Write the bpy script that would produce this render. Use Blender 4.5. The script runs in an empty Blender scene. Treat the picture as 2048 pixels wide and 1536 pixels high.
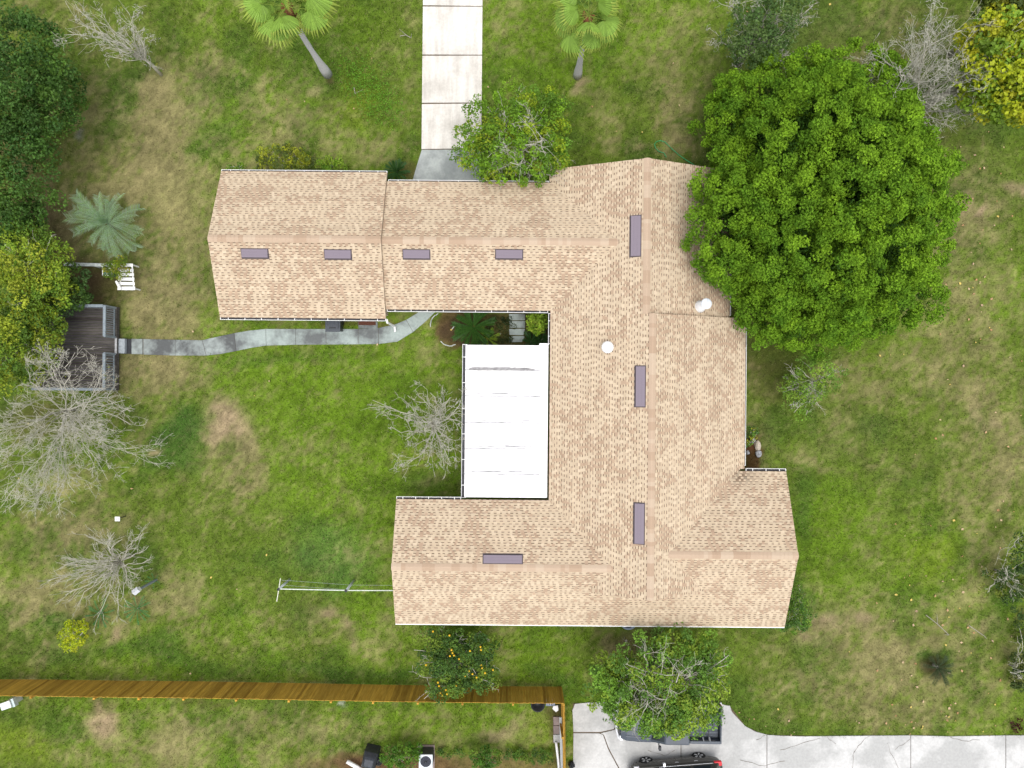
import bpy, math, random
import numpy as np
from mathutils import Vector, Matrix

random.seed(7)
rng = np.random.default_rng(7)
S = bpy.context.scene
COL = S.collection

# ------------------------------------------------------------------ camera
H, F, TH = 36.0, 1422.0, math.radians(0.5)
cam_d = bpy.data.cameras.new('camera')
cam_d.sensor_fit = 'HORIZONTAL'; cam_d.sensor_width = 36.0
cam_d.lens = 36.0 * F / 2048.0
cam_d.clip_start = 0.1; cam_d.clip_end = 2000
cam = bpy.data.objects.new('camera', cam_d)
cam.location = (0, 0, H); cam.rotation_euler = (0, 0, TH)
COL.objects.link(cam); S.camera = cam

# ------------------------------------------------------------------ sky, sun, exposure
SUN_EL, SUN_AZ = math.radians(79), math.radians(168)       # azimuth clockwise from +Y
world = bpy.data.worlds.new('World'); S.world = world; world.use_nodes = True
wn = world.node_tree; wn.nodes.clear()
w_out = wn.nodes.new('ShaderNodeOutputWorld'); w_bg = wn.nodes.new('ShaderNodeBackground')
w_sky = wn.nodes.new('ShaderNodeTexSky'); w_sky.sky_type = 'NISHITA'; w_sky.sun_disc = False
w_sky.sun_elevation = SUN_EL; w_sky.sun_rotation = SUN_AZ
w_sky.air_density = 1.0; w_sky.dust_density = 4.0; w_sky.ozone_density = 1.0
w_hs = wn.nodes.new('ShaderNodeHueSaturation'); w_hs.inputs['Saturation'].default_value = 0.25
wn.links.new(w_sky.outputs[0], w_hs.inputs['Color']); wn.links.new(w_hs.outputs[0], w_bg.inputs[0])
w_bg.inputs[1].default_value = 0.15
wn.links.new(w_bg.outputs[0], w_out.inputs[0])
sun_d = bpy.data.lights.new('sun', 'SUN'); sun_d.energy = 0.5; sun_d.angle = math.radians(50)
sun_d.color = (1.0, 0.95, 0.88)
sun = bpy.data.objects.new('sun', sun_d); COL.objects.link(sun)
sdir = Vector((math.sin(SUN_AZ) * math.cos(SUN_EL), math.cos(SUN_AZ) * math.cos(SUN_EL), math.sin(SUN_EL)))
sun.rotation_euler = sdir.to_track_quat('Z', 'Y').to_euler(); sun.location = sdir * 80
S.view_settings.view_transform = 'Standard'; S.view_settings.look = 'None'
S.view_settings.exposure = 0.95; S.view_settings.gamma = 1.0; S.view_settings.use_curve_mapping = False

# ------------------------------------------------------------------ helpers
CT, ST = math.cos(TH), math.sin(TH)
def W(px, py, z=0.0):
    """where the ray of photo pixel (px, py) meets height z"""
    s = (H - z) / F; dx = (px - 1024) * s; dy = -(py - 768) * s
    return (dx * CT - dy * ST, dx * ST + dy * CT, z)
def V(px, py, z=0.0): return Vector(W(px, py, z))
def PX(x, y):                                              # ground point -> photo pixel (numpy)
    dx = x * CT + y * ST; dy = -x * ST + y * CT
    return 1024 + dx * F / H, 768 - dy * F / H

ORG = {}
def link(o, parent=None, org=(0, 0, 0)):
    COL.objects.link(o)
    if parent is not None: o.parent = parent
    ORG[o.name] = Vector(org)
    return o
def tag(o, label=None, cat=None, group=None, kind=None):
    if label: o['label'] = label
    if cat: o['category'] = cat
    if group: o['group'] = group
    if kind: o['kind'] = kind
    return o
def thing(name, loc, label, cat, group=None):
    o = bpy.data.objects.new(name, None); o.empty_display_size = 0.3
    o.location = loc; link(o, None, loc)
    return tag(o, label, cat, group)
def mesh_np(name, v, loops, nper, mats, cols=None, dom='FACE', matidx=None, smooth=False):
    """v (N,3), loops flat vertex indices, nper verts per face (int)"""
    me = bpy.data.meshes.new(name)
    v = np.asarray(v, np.float32); loops = np.asarray(loops, np.int32).ravel()
    nf = len(loops) // nper
    me.vertices.add(len(v)); me.vertices.foreach_set('co', v.ravel())
    me.loops.add(len(loops)); me.loops.foreach_set('vertex_index', loops)
    me.polygons.add(nf)
    me.polygons.foreach_set('loop_start', np.arange(0, nf * nper, nper, dtype=np.int32))
    try: me.polygons.foreach_set('loop_total', np.full(nf, nper, np.int32))
    except Exception: pass
    if matidx is not None: me.polygons.foreach_set('material_index', np.asarray(matidx, np.int32))
    me.polygons.foreach_set('use_smooth', np.full(nf, bool(smooth)))
    for m in (mats if isinstance(mats, (list, tuple)) else [mats]): me.materials.append(m)
    if cols is not None:
        c = np.ones((len(cols), 4), np.float32); c[:, :3] = cols
        a = me.attributes.new('tone', 'FLOAT_COLOR', dom); a.data.foreach_set('color', c.ravel())
    me.update(); me.validate()
    return me
def obj(name, me, parent=None, loc=(0, 0, 0), rot=(0, 0, 0), scale=(1, 1, 1)):
    """link a mesh whose vertices are in the parent's local space"""
    o = bpy.data.objects.new(name, me); o.location = loc; o.rotation_euler = rot; o.scale = scale
    return link(o, parent, ORG[parent.name] if parent is not None else (0, 0, 0))

class MB:
    """collects shapes in world coordinates; build() links them as one mesh under a parent"""
    def __init__(s): s.v = []; s.f = []; s.m = []
    def add(s, vs, fs, m=0):
        b = len(s.v); s.v += [Vector(p) for p in vs]
        for f in fs: s.f.append([b + i for i in f]); s.m.append(m)
        return s
    def box(s, lo, hi, m=0, M=None):
        x0, y0, z0 = lo; x1, y1, z1 = hi
        vs = [Vector(p) for p in ((x0,y0,z0),(x1,y0,z0),(x1,y1,z0),(x0,y1,z0),(x0,y0,z1),(x1,y0,z1),(x1,y1,z1),(x0,y1,z1))]
        if M is not None: vs = [M @ p for p in vs]
        return s.add(vs, [(3,2,1,0),(4,5,6,7),(0,1,5,4),(1,2,6,5),(2,3,7,6),(3,0,4,7)], m)
    def bar(s, p0, p1, w, h, m=0):
        """rectangular bar between two points"""
        p0, p1 = Vector(p0), Vector(p1); d = (p1 - p0).normalized()
        up = Vector((0,0,1)) if abs(d.z) < .95 else Vector((1,0,0))
        a = d.cross(up).normalized() * w / 2; b = a.cross(d).normalized() * h / 2
        vs = [p0-a-b,p0+a-b,p0+a+b,p0-a+b,p1-a-b,p1+a-b,p1+a+b,p1-a+b]
        return s.add(vs, [(0,3,2,1)[::-1],(4,5,6,7),(0,1,5,4),(1,2,6,5),(2,3,7,6),(3,0,4,7)], m)
    def tube(s, pts, rad, n=8, m=0, cap=True):
        pts = [Vector(p) for p in pts]
        if not hasattr(rad, '__len__'): rad = [rad] * len(pts)
        b = len(s.v); prev = None
        for i, p in enumerate(pts):
            d = (pts[min(i+1, len(pts)-1)] - pts[max(i-1, 0)]).normalized()
            if prev is None:
                up = Vector((0,0,1)) if abs(d.z) < .9 else Vector((1,0,0))
                a = d.cross(up).normalized()
            else: a = (prev - d * prev.dot(d)).normalized()
            prev = a; c = d.cross(a)
            for k in range(n):
                t = 2 * math.pi * k / n
                s.v.append(p + (a * math.cos(t) + c * math.sin(t)) * rad[i])
        for i in range(len(pts) - 1):
            for k in range(n):
                k2 = (k + 1) % n
                s.f.append([b+i*n+k, b+i*n+k2, b+(i+1)*n+k2, b+(i+1)*n+k]); s.m.append(m)
        if cap:
            s.f.append([b+k for k in range(n)][::-1]); s.m.append(m)
            s.f.append([b+(len(pts)-1)*n+k for k in range(n)]); s.m.append(m)
        return s
    def lathe(s, c, prof, n=20, m=0, axis=None):
        """prof: (r, h) list; revolved about +Z through c (or about axis)"""
        q = Vector((0,0,1)).rotation_difference(Vector(axis)) if axis is not None else None
        b = len(s.v); c = Vector(c)
        for r, h in prof:
            for k in range(n):
                t = 2*math.pi*k/n; p = Vector((r*math.cos(t), r*math.sin(t), h))
                if q: p = q @ p
                s.v.append(c + p)
        for i in range(len(prof)-1):
            for k in range(n):
                k2 = (k+1) % n
                s.f.append([b+i*n+k, b+i*n+k2, b+(i+1)*n+k2, b+(i+1)*n+k]); s.m.append(m)
        if prof[0][0] > 1e-4: s.f.append([b+k for k in range(n)][::-1]); s.m.append(m)
        if prof[-1][0] > 1e-4: s.f.append([b+(len(prof)-1)*n+k for k in range(n)]); s.m.append(m)
        return s
    def prism(s, poly, z0, z1, m=0, mside=None):
        n = len(poly); a = sum(poly[i][0]*poly[(i+1)%n][1]-poly[(i+1)%n][0]*poly[i][1] for i in range(n))
        if a < 0: poly = poly[::-1]
        b = len(s.v)
        s.v += [Vector((p[0], p[1], z0)) for p in poly] + [Vector((p[0], p[1], z1)) for p in poly]
        s.f.append([b+n+i for i in range(n)]); s.m.append(m)
        s.f.append([b+i for i in range(n)][::-1]); s.m.append(m)
        for i in range(n):
            j = (i+1) % n
            s.f.append([b+i, b+j, b+n+j, b+n+i]); s.m.append(m if mside is None else mside)
        return s
    def mesh(s, name, mats, org=(0,0,0), smooth=False):
        me = bpy.data.meshes.new(name); o = Vector(org)
        me.from_pydata([tuple(p - o) for p in s.v], [], s.f)
        for m in (mats if isinstance(mats, (list, tuple)) else [mats]): me.materials.append(m)
        me.polygons.foreach_set('material_index', s.m)
        if smooth: me.polygons.foreach_set('use_smooth', [True]*len(s.f))
        me.update()
        return me
    def build(s, name, mats, parent=None, smooth=False, bevel=0):
        org = ORG[parent.name] if parent is not None else (0,0,0)
        o = obj(name, s.mesh(name, mats, org, smooth), parent)
        if bevel:
            b = o.modifiers.new('bevel', 'BEVEL'); b.width = bevel; b.segments = 2; b.limit_method = 'ANGLE'
        return o

# ------------------------------------------------------------------ value noise (numpy)
_lat = rng.random((256, 256)).astype(np.float32)
def vnoise(x, y, sc, seed=0):
    x = np.asarray(x) / sc + seed * 17.31 + 500; y = np.asarray(y) / sc + seed * 9.77 + 500
    xi = np.floor(x).astype(int); yi = np.floor(y).astype(int)
    fx = x - xi; fy = y - yi; fx = fx*fx*(3-2*fx); fy = fy*fy*(3-2*fy)
    g = lambda i, j: _lat[(i) % 256, (j) % 256]
    return (g(xi,yi)*(1-fx)+g(xi+1,yi)*fx)*(1-fy) + (g(xi,yi+1)*(1-fx)+g(xi+1,yi+1)*fx)*fy
def fbm(x, y, sc, oct=4, seed=0):
    t = 0; a = 1; n = 0
    for i in range(oct): t = t + a*vnoise(x, y, sc/2**i, seed+i*3); n += a; a *= .55
    return t / n
def sstep(a, b, x): t = np.clip((x-a)/(b-a), 0, 1); return t*t*(3-2*t)

# ------------------------------------------------------------------ materials
def nodes(name):
    m = bpy.data.materials.new(name); m.use_nodes = True
    nt = m.node_tree; b = nt.nodes['Principled BSDF']
    return m, nt, b
def N(nt, t, **kw):
    n = nt.nodes.new(t)
    for k, v in kw.items():
        if k in n.inputs: n.inputs[k].default_value = v
        else: setattr(n, k, v)
    return n
def ramp(nt, fac, stops):
    r = nt.nodes.new('ShaderNodeValToRGB'); nt.links.new(fac, r.inputs[0])
    el = r.color_ramp.elements
    while len(el) < len(stops): el.new(0.5)
    for e, (p, c) in zip(el, stops): e.position = p; e.color = (*c, 1) if len(c) == 3 else c
    return r.outputs[0]
def mix(nt, fac, a, b, mode='MIX'):
    n = nt.nodes.new('ShaderNodeMix'); n.data_type = 'RGBA'; n.blend_type = mode
    for k, v in ((0, fac), (6, a), (7, b)):
        if hasattr(v, 'links'): nt.links.new(v, n.inputs[k])
        else: n.inputs[k].default_value = v if not isinstance(v, tuple) else ((*v, 1) if len(v) == 3 else v)
    return n.outputs[2]
def noise(nt, scale, detail=4, rough=.6, vec=None, sx=None):
    tc = nt.nodes.new('ShaderNodeNewGeometry')
    src = tc.outputs['Position']
    if sx is not None:
        mp = nt.nodes.new('ShaderNodeMapping'); mp.inputs['Scale'].default_value = sx
        nt.links.new(src, mp.inputs[0]); src = mp.outputs[0]
    n = N(nt, 'ShaderNodeTexNoise', Scale=scale, Detail=detail, Roughness=rough)
    nt.links.new(src, n.inputs['Vector'])
    return n.outputs['Fac']
def bump(nt, b, h, strength=.3, dist=.02):
    n = N(nt, 'ShaderNodeBump', Strength=strength, Distance=dist)
    nt.links.new(h, n.inputs['Height']); nt.links.new(n.outputs[0], b.inputs['Normal'])
def mat(name, col, rough=.7, metal=0, var=.15, scale=6, bmp=0.0, spec=.3, sx=None):
    """plain surface with worn colour variation"""
    m, nt, b = nodes(name)
    f = noise(nt, scale, 5, .65, sx=sx)
    lo = tuple(max(0, c*(1-var)) for c in col); hi = tuple(min(1, c*(1+var)) for c in col)
    nt.links.new(ramp(nt, f, [(.3, lo), (.7, hi)]), b.inputs['Base Color'])
    b.inputs['Roughness'].default_value = rough; b.inputs['Metallic'].default_value = metal
    b.inputs['Specular IOR Level'].default_value = spec
    if bmp: bump(nt, b, f, bmp)
    return m
def mat_tone(name, rough=.85, grain=.15, gscale=60, spec=.2, transl=0, gain=1.0):
    """colour from the 'tone' attribute with fine grain"""
    m, nt, b = nodes(name)
    a = N(nt, 'ShaderNodeAttribute', attribute_name='tone')
    f = noise(nt, gscale, 3, .7)
    g = ramp(nt, f, [(.25, (1-grain,)*3), (.75, (1+grain,)*3)])
    c = mix(nt, 1.0, a.outputs['Color'], g, 'MULTIPLY')
    nt.links.new(c, b.inputs['Base Color'])
    b.inputs['Roughness'].default_value = rough; b.inputs['Specular IOR Level'].default_value = spec
    if transl:
        t = N(nt, 'ShaderNodeBsdfTranslucent'); nt.links.new(c, t.inputs['Color'])
        ms = N(nt, 'ShaderNodeMixShader'); ms.inputs[0].default_value = transl
        out = nt.nodes['Material Output']
        nt.links.new(b.outputs[0], ms.inputs[1]); nt.links.new(t.outputs[0], ms.inputs[2]); nt.links.new(ms.outputs[0], out.inputs[0])
    return m

M = {}
M['shingle'] = mat_tone('asphalt_shingle', .92, .18, 90, .1)
M['leaf'] = mat_tone('leaf', .55, .10, 20, .25, .3)
M['needle'] = mat_tone('conifer_foliage', .7, .12, 25, .12, .25)
M['lawn'] = mat_tone('lawn_soil', .95, .30, 14, .05)
M['blade'] = mat_tone('grass_blade', .8, .1, 30, .1, .2)
M['litter'] = mat_tone('dry_leaf', .85, .1, 30, .1)
M['trim'] = mat('white_trim', (.62,.62,.60), .5, 0, .08, 3)
M['white'] = mat('white_paint', (.78,.78,.77), .45, 0, .06, 4)
M['gutter_in'] = mat('gutter_grime', (.06,.06,.065), .8, 0, .5, 5)
M['wall'] = mat('painted_brick', (.45,.38,.30), .85, 0, .15, 8, .1)
M['soffit'] = mat('soffit', (.55,.53,.48), .8)
M['vent'] = mat('mauve_vent', (.195,.165,.195), .85, 0, .06, 30, 0, .1)
M['vent_dark'] = mat('vent_louvre', (.085,.07,.075), .9)
M['ridge'] = [mat('ridge_cap_%s' % n, c, .92, 0, .13, 60, 0, .1) for n, c in
              (('tan',(.41,.31,.225)),('brown',(.37,.27,.19)),('pale',(.44,.345,.255)))]
M['bark'] = mat('grey_bark', (.30,.275,.235), .9, 0, .35, 25, .3)
M['twig'] = mat('pale_twig', (.46,.44,.37), .9, 0, .25, 12)
M['moss'] = mat('grey_moss', (.34,.335,.29), .95, 0, .2, 15)
M['palm_bark'] = mat('palm_bark', (.50,.49,.49), .9, 0, .2, 12, .4, sx=(1,1,6))
M['palm_boot'] = mat('palm_boot', (.20,.085,.035), .9, 0, .5, 22, .5)
M['black'] = mat('black_plastic', (.02,.022,.026), .45, 0, .3, 12)
M['glass'] = mat('dark_glass', (.02,.028,.032), .1, 0, .1, 2, 0, .4)
M['chrome'] = mat('chrome', (.30,.31,.33), .35, .6, .05)
M['silver'] = mat('silver_metal', (.55,.57,.60), .35, .8, .08, 10)
M['grey_metal'] = mat('grey_galvanised', (.48,.52,.54), .6, 0, .12, 15)
M['tyre'] = mat('tyre', (.015,.015,.016), .9, 0, .3, 20)
M['red'] = mat('red_lens', (.55,.01,.02), .2, 0, .1)
M['lamp'] = mat('clear_lens', (.7,.72,.75), .15, 0, .1)
M['old_white'] = mat('weathered_white_paint', (.42,.45,.43), .7, 0, .35, 7)
M['rail'] = mat('weathered_grey_paint', (.20,.235,.26), .7, 0, .25, 10)
M['green_glass'] = mat('green_glass', (.08,.16,.13), .3)
M['hose'] = mat('green_hose', (.02,.30,.11), .5, 0, .1)
M['rust'] = mat('orange_tarnish', (.35,.14,.04), .9)

def mat_concrete(name, base, dark, amt, streak=None, rough=.85, warm=None):
    m, nt, b = nodes(name)
    f1 = noise(nt, .55, 6, .62); f2 = noise(nt, 9, 5, .7)
    c = ramp(nt, f1, [(.5-amt, dark), (.62-amt*.4, base)])
    c = mix(nt, .5, c, ramp(nt, f2, [(.3, (.72,)*3), (.7, (1.12,)*3)]), 'MULTIPLY')
    if streak:
        f3 = noise(nt, 1.0, 4, .6, sx=streak)
        c = mix(nt, .55, c, ramp(nt, f3, [(.36, (.74,.71,.68)), (.6, (1.06,1.06,1.05))]), 'MULTIPLY')
    nt.links.new(c, b.inputs['Base Color']); b.inputs['Roughness'].default_value = rough
    b.inputs['Specular IOR Level'].default_value = .2
    bump(nt, b, f2, .15, .01)
    return m
M['drive'] = mat_concrete('cream_concrete', (.63,.605,.56), (.48,.455,.415), .18, (3.2,.35,1))
M['apron'] = mat_concrete('grey_concrete', (.36,.385,.37), (.23,.25,.245), .04)
M['path'] = mat_concrete('bluish_concrete', (.33,.385,.365), (.13,.14,.14), .10)
M['path_dark'] = mat_concrete('stained_concrete', (.29,.325,.31), (.095,.10,.10), .055)
M['drive2'] = mat_concrete('worn_concrete', (.50,.497,.485), (.37,.37,.36), .055)
M['crack'] = mat('crack_dirt', (.10,.075,.05), .95, 0, .4, 10)
M['paver'] = mat_concrete('paver', (.30,.235,.21), (.2,.16,.15), .05)
M['rock'] = mat('rock', (.33,.34,.36), .9, 0, .3, 10, .5)
M['rock_tan'] = mat('rock_tan', (.46,.40,.32), .9, 0, .2, 10, .5)
def mat_whiteroof():
    m, nt, b = nodes('white_membrane')
    f = noise(nt, .7, 5, .6)
    c = ramp(nt, f, [(.25, (.80,.80,.81)), (.5, (.86,.86,.86))])
    nt.links.new(c, b.inputs['Base Color']); b.inputs['Roughness'].default_value = .4
    return m
M['membrane'] = mat_whiteroof()
def mat_grime():
    m, nt, b = nodes('roof_grime')
    f = noise(nt, 3.0, 5, .7, sx=(1,4,1)); f2 = noise(nt, .35, 2, .5, sx=(2,1,1))
    c = mix(nt, ramp(nt, f2, [(.28,(.15,)*3),(.5,(1,1,1))]), (.84,.84,.84), ramp(nt, f, [(.35,(.14,.14,.14)),(.65,(.42,.42,.43))]))
    nt.links.new(c, b.inputs['Base Color']); b.inputs['Roughness'].default_value = .7
    return m
M['grime'] = mat_grime()
def mat_wood(name, lo, hi, sx, rough=.7, sc=2.0):
    m, nt, b = nodes(name)
    oi = nt.nodes.new('ShaderNodeObjectInfo')
    f = noise(nt, sc, 5, .65, sx=sx)
    c = ramp(nt, f, [(.3, lo), (.7, hi)])
    r = ramp(nt, oi.outputs['Random'], [(0, (.62,.58,.55)), (.15, (.85,.85,.85)), (.6, (1.0,1.0,1.0)), (1, (1.22,1.2,1.15))])
    c = mix(nt, 1.0, c, r, 'MULTIPLY')
    nt.links.new(c, b.inputs['Base Color']); b.inputs['Roughness'].default_value = rough
    b.inputs['Specular IOR Level'].default_value = .15
    bump(nt, b, f, .2, .01)
    return m
M['cedar'] = mat_wood('cedar_board', (.32,.175,.022), (.55,.33,.06), (9,9,.6))
M['deck'] = mat_wood('dark_deck_board', (.04,.036,.034), (.118,.108,.10), (.6,8,1), sc=3)

# ================================================================== GROUND
def paint(x, y):
    """albedo of the lawn at ground points: living grass, dry grass, bare soil, leaf litter, one painted shade patch"""
    px, py = PX(x, y)
    wx = (fbm(x, y, 3.2, 4, 1) - .5) * 120; wy = (fbm(x, y, 3.2, 4, 2) - .5) * 120
    qx = px + wx; qy = py + wy
    big = fbm(x, y, 7, 4, 3); mid = fbm(x, y, 1.7, 4, 4); fine = fbm(x, y, .45, 3, 5)
    G0 = np.array((.096,.147,.018)); G1 = np.array((.112,.190,.014)); GD = np.array((.05,.105,.018))
    OL = np.array((.15,.155,.042)); DRY = np.array((.265,.213,.112)); PINK = np.array((.29,.215,.135))
    BR = np.array((.075,.05,.028)); MUL = np.array((.115,.062,.036)); YG = np.array((.17,.23,.016)); CG = np.array((.085,.165,.04))
    DKOL = np.array((.095,.112,.034))
    c = G0[None]*np.ones((len(x),1))
    def lay(col, w): nonlocal c; w = np.clip(w,0,1)[:,None]; c = c*(1-w)+col[None]*w
    lay(G1, sstep(.42,.62,big)*.95)
    lay(GD, sstep(.5,.3,mid)*.4)
    def blob(cx, cy, rx, ry, soft=.55):
        d = np.sqrt(((qx-cx)/rx)**2+((qy-cy)/ry)**2)
        return sstep(1.15, soft, d)
    m1 = sstep(.34,.62, .6*mid+.4*fine)          # mottling for the bare spots
    D = np.clip(.20+(big-.5)*.8+(mid-.5)*.3,.0,.5)   # how dry the grass is
    # broad tone areas
    for col, cx, cy, rx, ry, w in (
        (OL, 250,360,290,330,.85), (OL, 60,30,260,90,.5), (OL, 330,600,130,180,.8), (DKOL,110,470,110,150,.8),
        (OL, 130,1130,220,240,.7), (OL, 300,740,130,80,.8), (OL,1900,500,140,330,.55), (OL,1960,850,150,300,.75),
        (DKOL,1720,70,300,130,.55), (DKOL,1950,400,110,180,.6), (DKOL,1700,900,160,110,.45), (OL,1720,760,170,90,.6),
        (OL,1800,1330,320,190,.85), (OL,1650,1240,110,60,.6), (OL,1360,230,110,140,.6), (OL,1200,220,60,60,.4), (OL,640,240,160,130,.4),
        (G1, 700,860,330,220,.7), (CG,640,1090,130,90,.55), (G1,1660,1080,130,170,.75), (YG,1850,1110,80,60,.35),
        (G1,560,780,180,90,.4), (G1,690,1250,70,80,.3), (OL,560,1480,600,90,.55), (G1,800,1450,300,40,.35), (YG,60,1490,90,60,.4),
        (YG,1100,1450,60,50,.3), (OL,1260,1280,80,60,.6), (G1,1120,1300,100,60,.6), (G1,1080,90,110,160,.5), (G1, 700,60,110,90,.5), (DKOL,1500,880,45,80,.7),
        (YG,735,175,60,70,.4),(YG,830,1000,60,200,.25),(YG,1010,770,0.1,.1,0),(OL,450,900,110,130,.6),(OL,620,1240,110,70,.5)):
        bw = blob(cx,cy,rx,ry,.25)*w
        if col is OL: D = 1-(1-D)*(1-bw*.58); lay(col, bw*.25)
        elif col is DKOL: D = 1-(1-D)*(1-bw*.35); lay(col, bw*.7)
        else: D = D*(1-bw*.6); lay(col, bw)
    # dry patches
    pink = []
    for col, cx, cy, rx, ry, w in (
        (DRY,330,300,150,190,.75), (DRY,250,210,110,60,.5), (DRY,420,130,80,70,.5), (DRY,505,210,60,80,.55), (DRY,380,450,70,120,.55),
        (DRY,310,620,90,120,.65), (DRY,270,830,60,40,.4), (PINK,450,850,60,80,.8), (PINK,300,895,25,18,.7), (DRY,480,930,60,80,.5), (DRY,290,730,110,40,.55),
        (DRY,150,1060,130,60,.5), (DRY,80,1190,100,60,.55), (PINK,235,1275,16,45,.8), (BR,20,1275,35,30,.6), (PINK,100,1310,60,25,.45),
        (DRY,330,1230,120,90,.5), (PINK,640,1215,40,22,.7), (PINK,690,1265,20,60,.55), (DRY,620,900,90,60,.35), (DRY,700,990,50,50,.3),
        (PINK,225,1440,32,38,.85), (BR,230,1408,40,16,.6), (BR,400,1408,60,14,.7), (DRY,380,1470,180,40,.5), (DRY,620,1440,200,40,.35), (PINK,1000,1462,70,18,.55),
        (DRY,780,280,60,50,.45), (DRY,610,240,70,60,.4), (DRY,1240,280,60,40,.55), (DRY,1350,250,60,90,.5), (DRY,1370,160,50,60,.4), (DRY,1010,60,50,60,.3),
        (PINK,1925,390,25,35,.9), (PINK,1965,415,12,12,.8), (PINK,2030,370,40,25,.7), (DRY,1640,715,80,40,.4), (BR,1530,700,60,60,.6), (BR,1550,770,45,70,.4),
        (DRY,1960,790,50,50,.5), (PINK,1950,840,20,40,.5), (DRY,1990,640,60,80,.4), (DRY,2000,950,60,110,.45), (PINK,1640,1235,50,30,.6), (PINK,1700,1240,35,20,.5), (PINK,1600,1290,50,25,.6),
        (DRY,1640,1400,180,60,.45), (DRY,1800,1310,110,60,.4), (PINK,1990,1250,40,40,.4), (DRY,1950,1130,50,90,.5), (DRY,1860,1190,60,40,.35), (DRY,1820,1440,160,30,.35),(PINK,655,160,22,22,.4),(PINK,1160,165,22,16,.6)):
        bw = blob(cx,cy,rx,ry,.2)*w
        if col is DRY: D = 1-(1-D)*(1-bw*.9)
        elif col is PINK: D = 1-(1-D)*(1-bw*.6); pink.append(bw)
        else: lay(col, bw*(.35+.65*m1))
    # darker lusher patches; the young palm's one paints in its ground shade
    for col, cx, cy, rx, ry, w in (
        (GD,350,850,75,70,1), (GD,330,920,80,50,.8), (GD,250,170,60,40,.4), (GD,210,230,50,70,.5), (GD,440,300,50,60,.5), (GD,120,1235,60,45,.7), (GD,340,1320,260,30,.55),
        (GD,700,1345,260,18,.6), (GD,1090,1350,80,18,.5), (GD,300,1140,40,70,.5), (GD,850,960,90,45,.55), (GD,640,110,110,90,.35), (GD,1500,50,60,60,.5), (GD,1620,190,90,50,.4),
        (GD,1590,1010,30,110,.55), (GD,1600,1200,25,60,.6), (GD,1520,1000,40,40,.5), (GD,1310,330,120,40,.45), (GD,480,200,40,80,.3), (GD,1870,1330,50,40,.8), (GD,2010,1160,60,80,.7),(GD,560,700,160,25,.4),(GD,150,1440,80,40,.5),(GD,1080,1250,140,14,.5)):
        bw = blob(cx,cy,rx,ry,.3)*w; D = D*(1-bw*.95); lay(col, bw*.95)
    n2 = .27*mid+.23*fbm(x,y,.6,3,12)+.50*fbm(x,y,.19,2,13)
    dry = sstep(.56-.46*D, .92-.46*D, n2+.02)
    dc = DRY[None]*(.5+.75*fbm(x,y,.7,3,14))[:,None]
    dm = (dry*(.46+.30*D))[:,None]; c = c*(1-dm)+dc*dm
    for bw in pink: lay(PINK, bw*(.25+.75*m1))
    # leaf litter, mulch beds and one painted shade patch (their edges are crisper)
    ex = px + (fbm(x,y,.9,3,8)-.5)*26; ey = py + (fbm(x,y,.9,3,9)-.5)*26
    def bed(col, cx, cy, rx, ry, w=1, soft=.85):
        d = np.sqrt(((ex-cx)/rx)**2+((ey-cy)/ry)**2)
        lay(col*1.0, sstep(1.08, soft, d)*w*(.7+.3*fine))
    bed(BR,60,480,110,120,.7,.4); bed(BR,130,560,110,60,.85,.5); bed(BR,200,570,50,45,.6,.5); bed(BR,90,840,120,60,.6,.4); bed(BR,30,300,110,200,.5,.3)
    bed(MUL,912,652,42,44,.9); bed(BR,1000,660,130,40,.9); bed(MUL*np.array((.7,.5,.5)),1505,905,19,42,1); bed(BR,1280,1290,80,34,.7,.4)
    bed(MUL*1.25,880,1535,330,32,.75,.6); bed(MUL,800,1535,120,26,.6); bed(BR,1640,380,230,230,.8,.6); bed(BR,1115,1470,16,70,.6); bed(BR,820,345,14,16,.6); bed(BR,230,690,12,110,.5)
    bed(BR,1105,1425,16,22,.7); bed(np.array((.6,.6,.57)),684,1412,10,7,.6,.3); bed(BR,655,165,14,9,.8,.4); bed(BR,150,1390,0,0,0)
    bed(BR*.4,1870,1332,38,30,.95,.3); bed(MUL,1030,1300,0,0,0); bed(MUL,730,650,120,9,.5); bed(BR,150,600,60,14,.8); bed(MUL,720,1525,60,22,.7)  # first bed paints in ground shade and dark fern under the young palm
    bed(np.array((.20,.19,.20)),165,272,12,14,.6,.3); bed(BR,2040,1235,20,20,.6,.4); bed(BR,1400,640,90,80,.6,.5)
    # trodden line along the fence, fine mottling
    fl = np.exp(-((py-(1362+px*.009))/5.0)**2)*(px<1130); lay(BR*1.6, fl*.6*sstep(.3,.6,mid))
    g = (.42 + .40*fine[:,None] + (mid[:,None]-.5)*.28 + .62*fbm(x,y,.17,2,15)[:,None])*.92
    c = c*g
    # scattered single straws / bare dots
    return c
xs = np.concatenate(([-500,-250,-120,-70,-45,-34], np.linspace(-28,28,330), [34,45,70,120,250,500]))
ys = np.concatenate(([-500,-250,-120,-70,-45,-28], np.linspace(-21.5,21.5,254), [28,45,70,120,250,500]))
gx, gy = np.meshgrid(xs, ys); nx_, ny_ = len(xs), len(ys)
vx, vy = gx.ravel(), gy.ravel()
vz = np.where((abs(vx)<29)&(abs(vy)<23), (fbm(vx,vy,2.5,3,20)-.5)*.03 - .02, -.02)
idx = np.arange(nx_*ny_).reshape(ny_, nx_)
loops = np.stack([idx[:-1,:-1], idx[:-1,1:], idx[1:,1:], idx[1:,:-1]], -1).reshape(-1,4)
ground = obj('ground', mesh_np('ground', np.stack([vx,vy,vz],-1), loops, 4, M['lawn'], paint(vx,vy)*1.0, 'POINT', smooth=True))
tag(ground, kind='structure')

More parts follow.
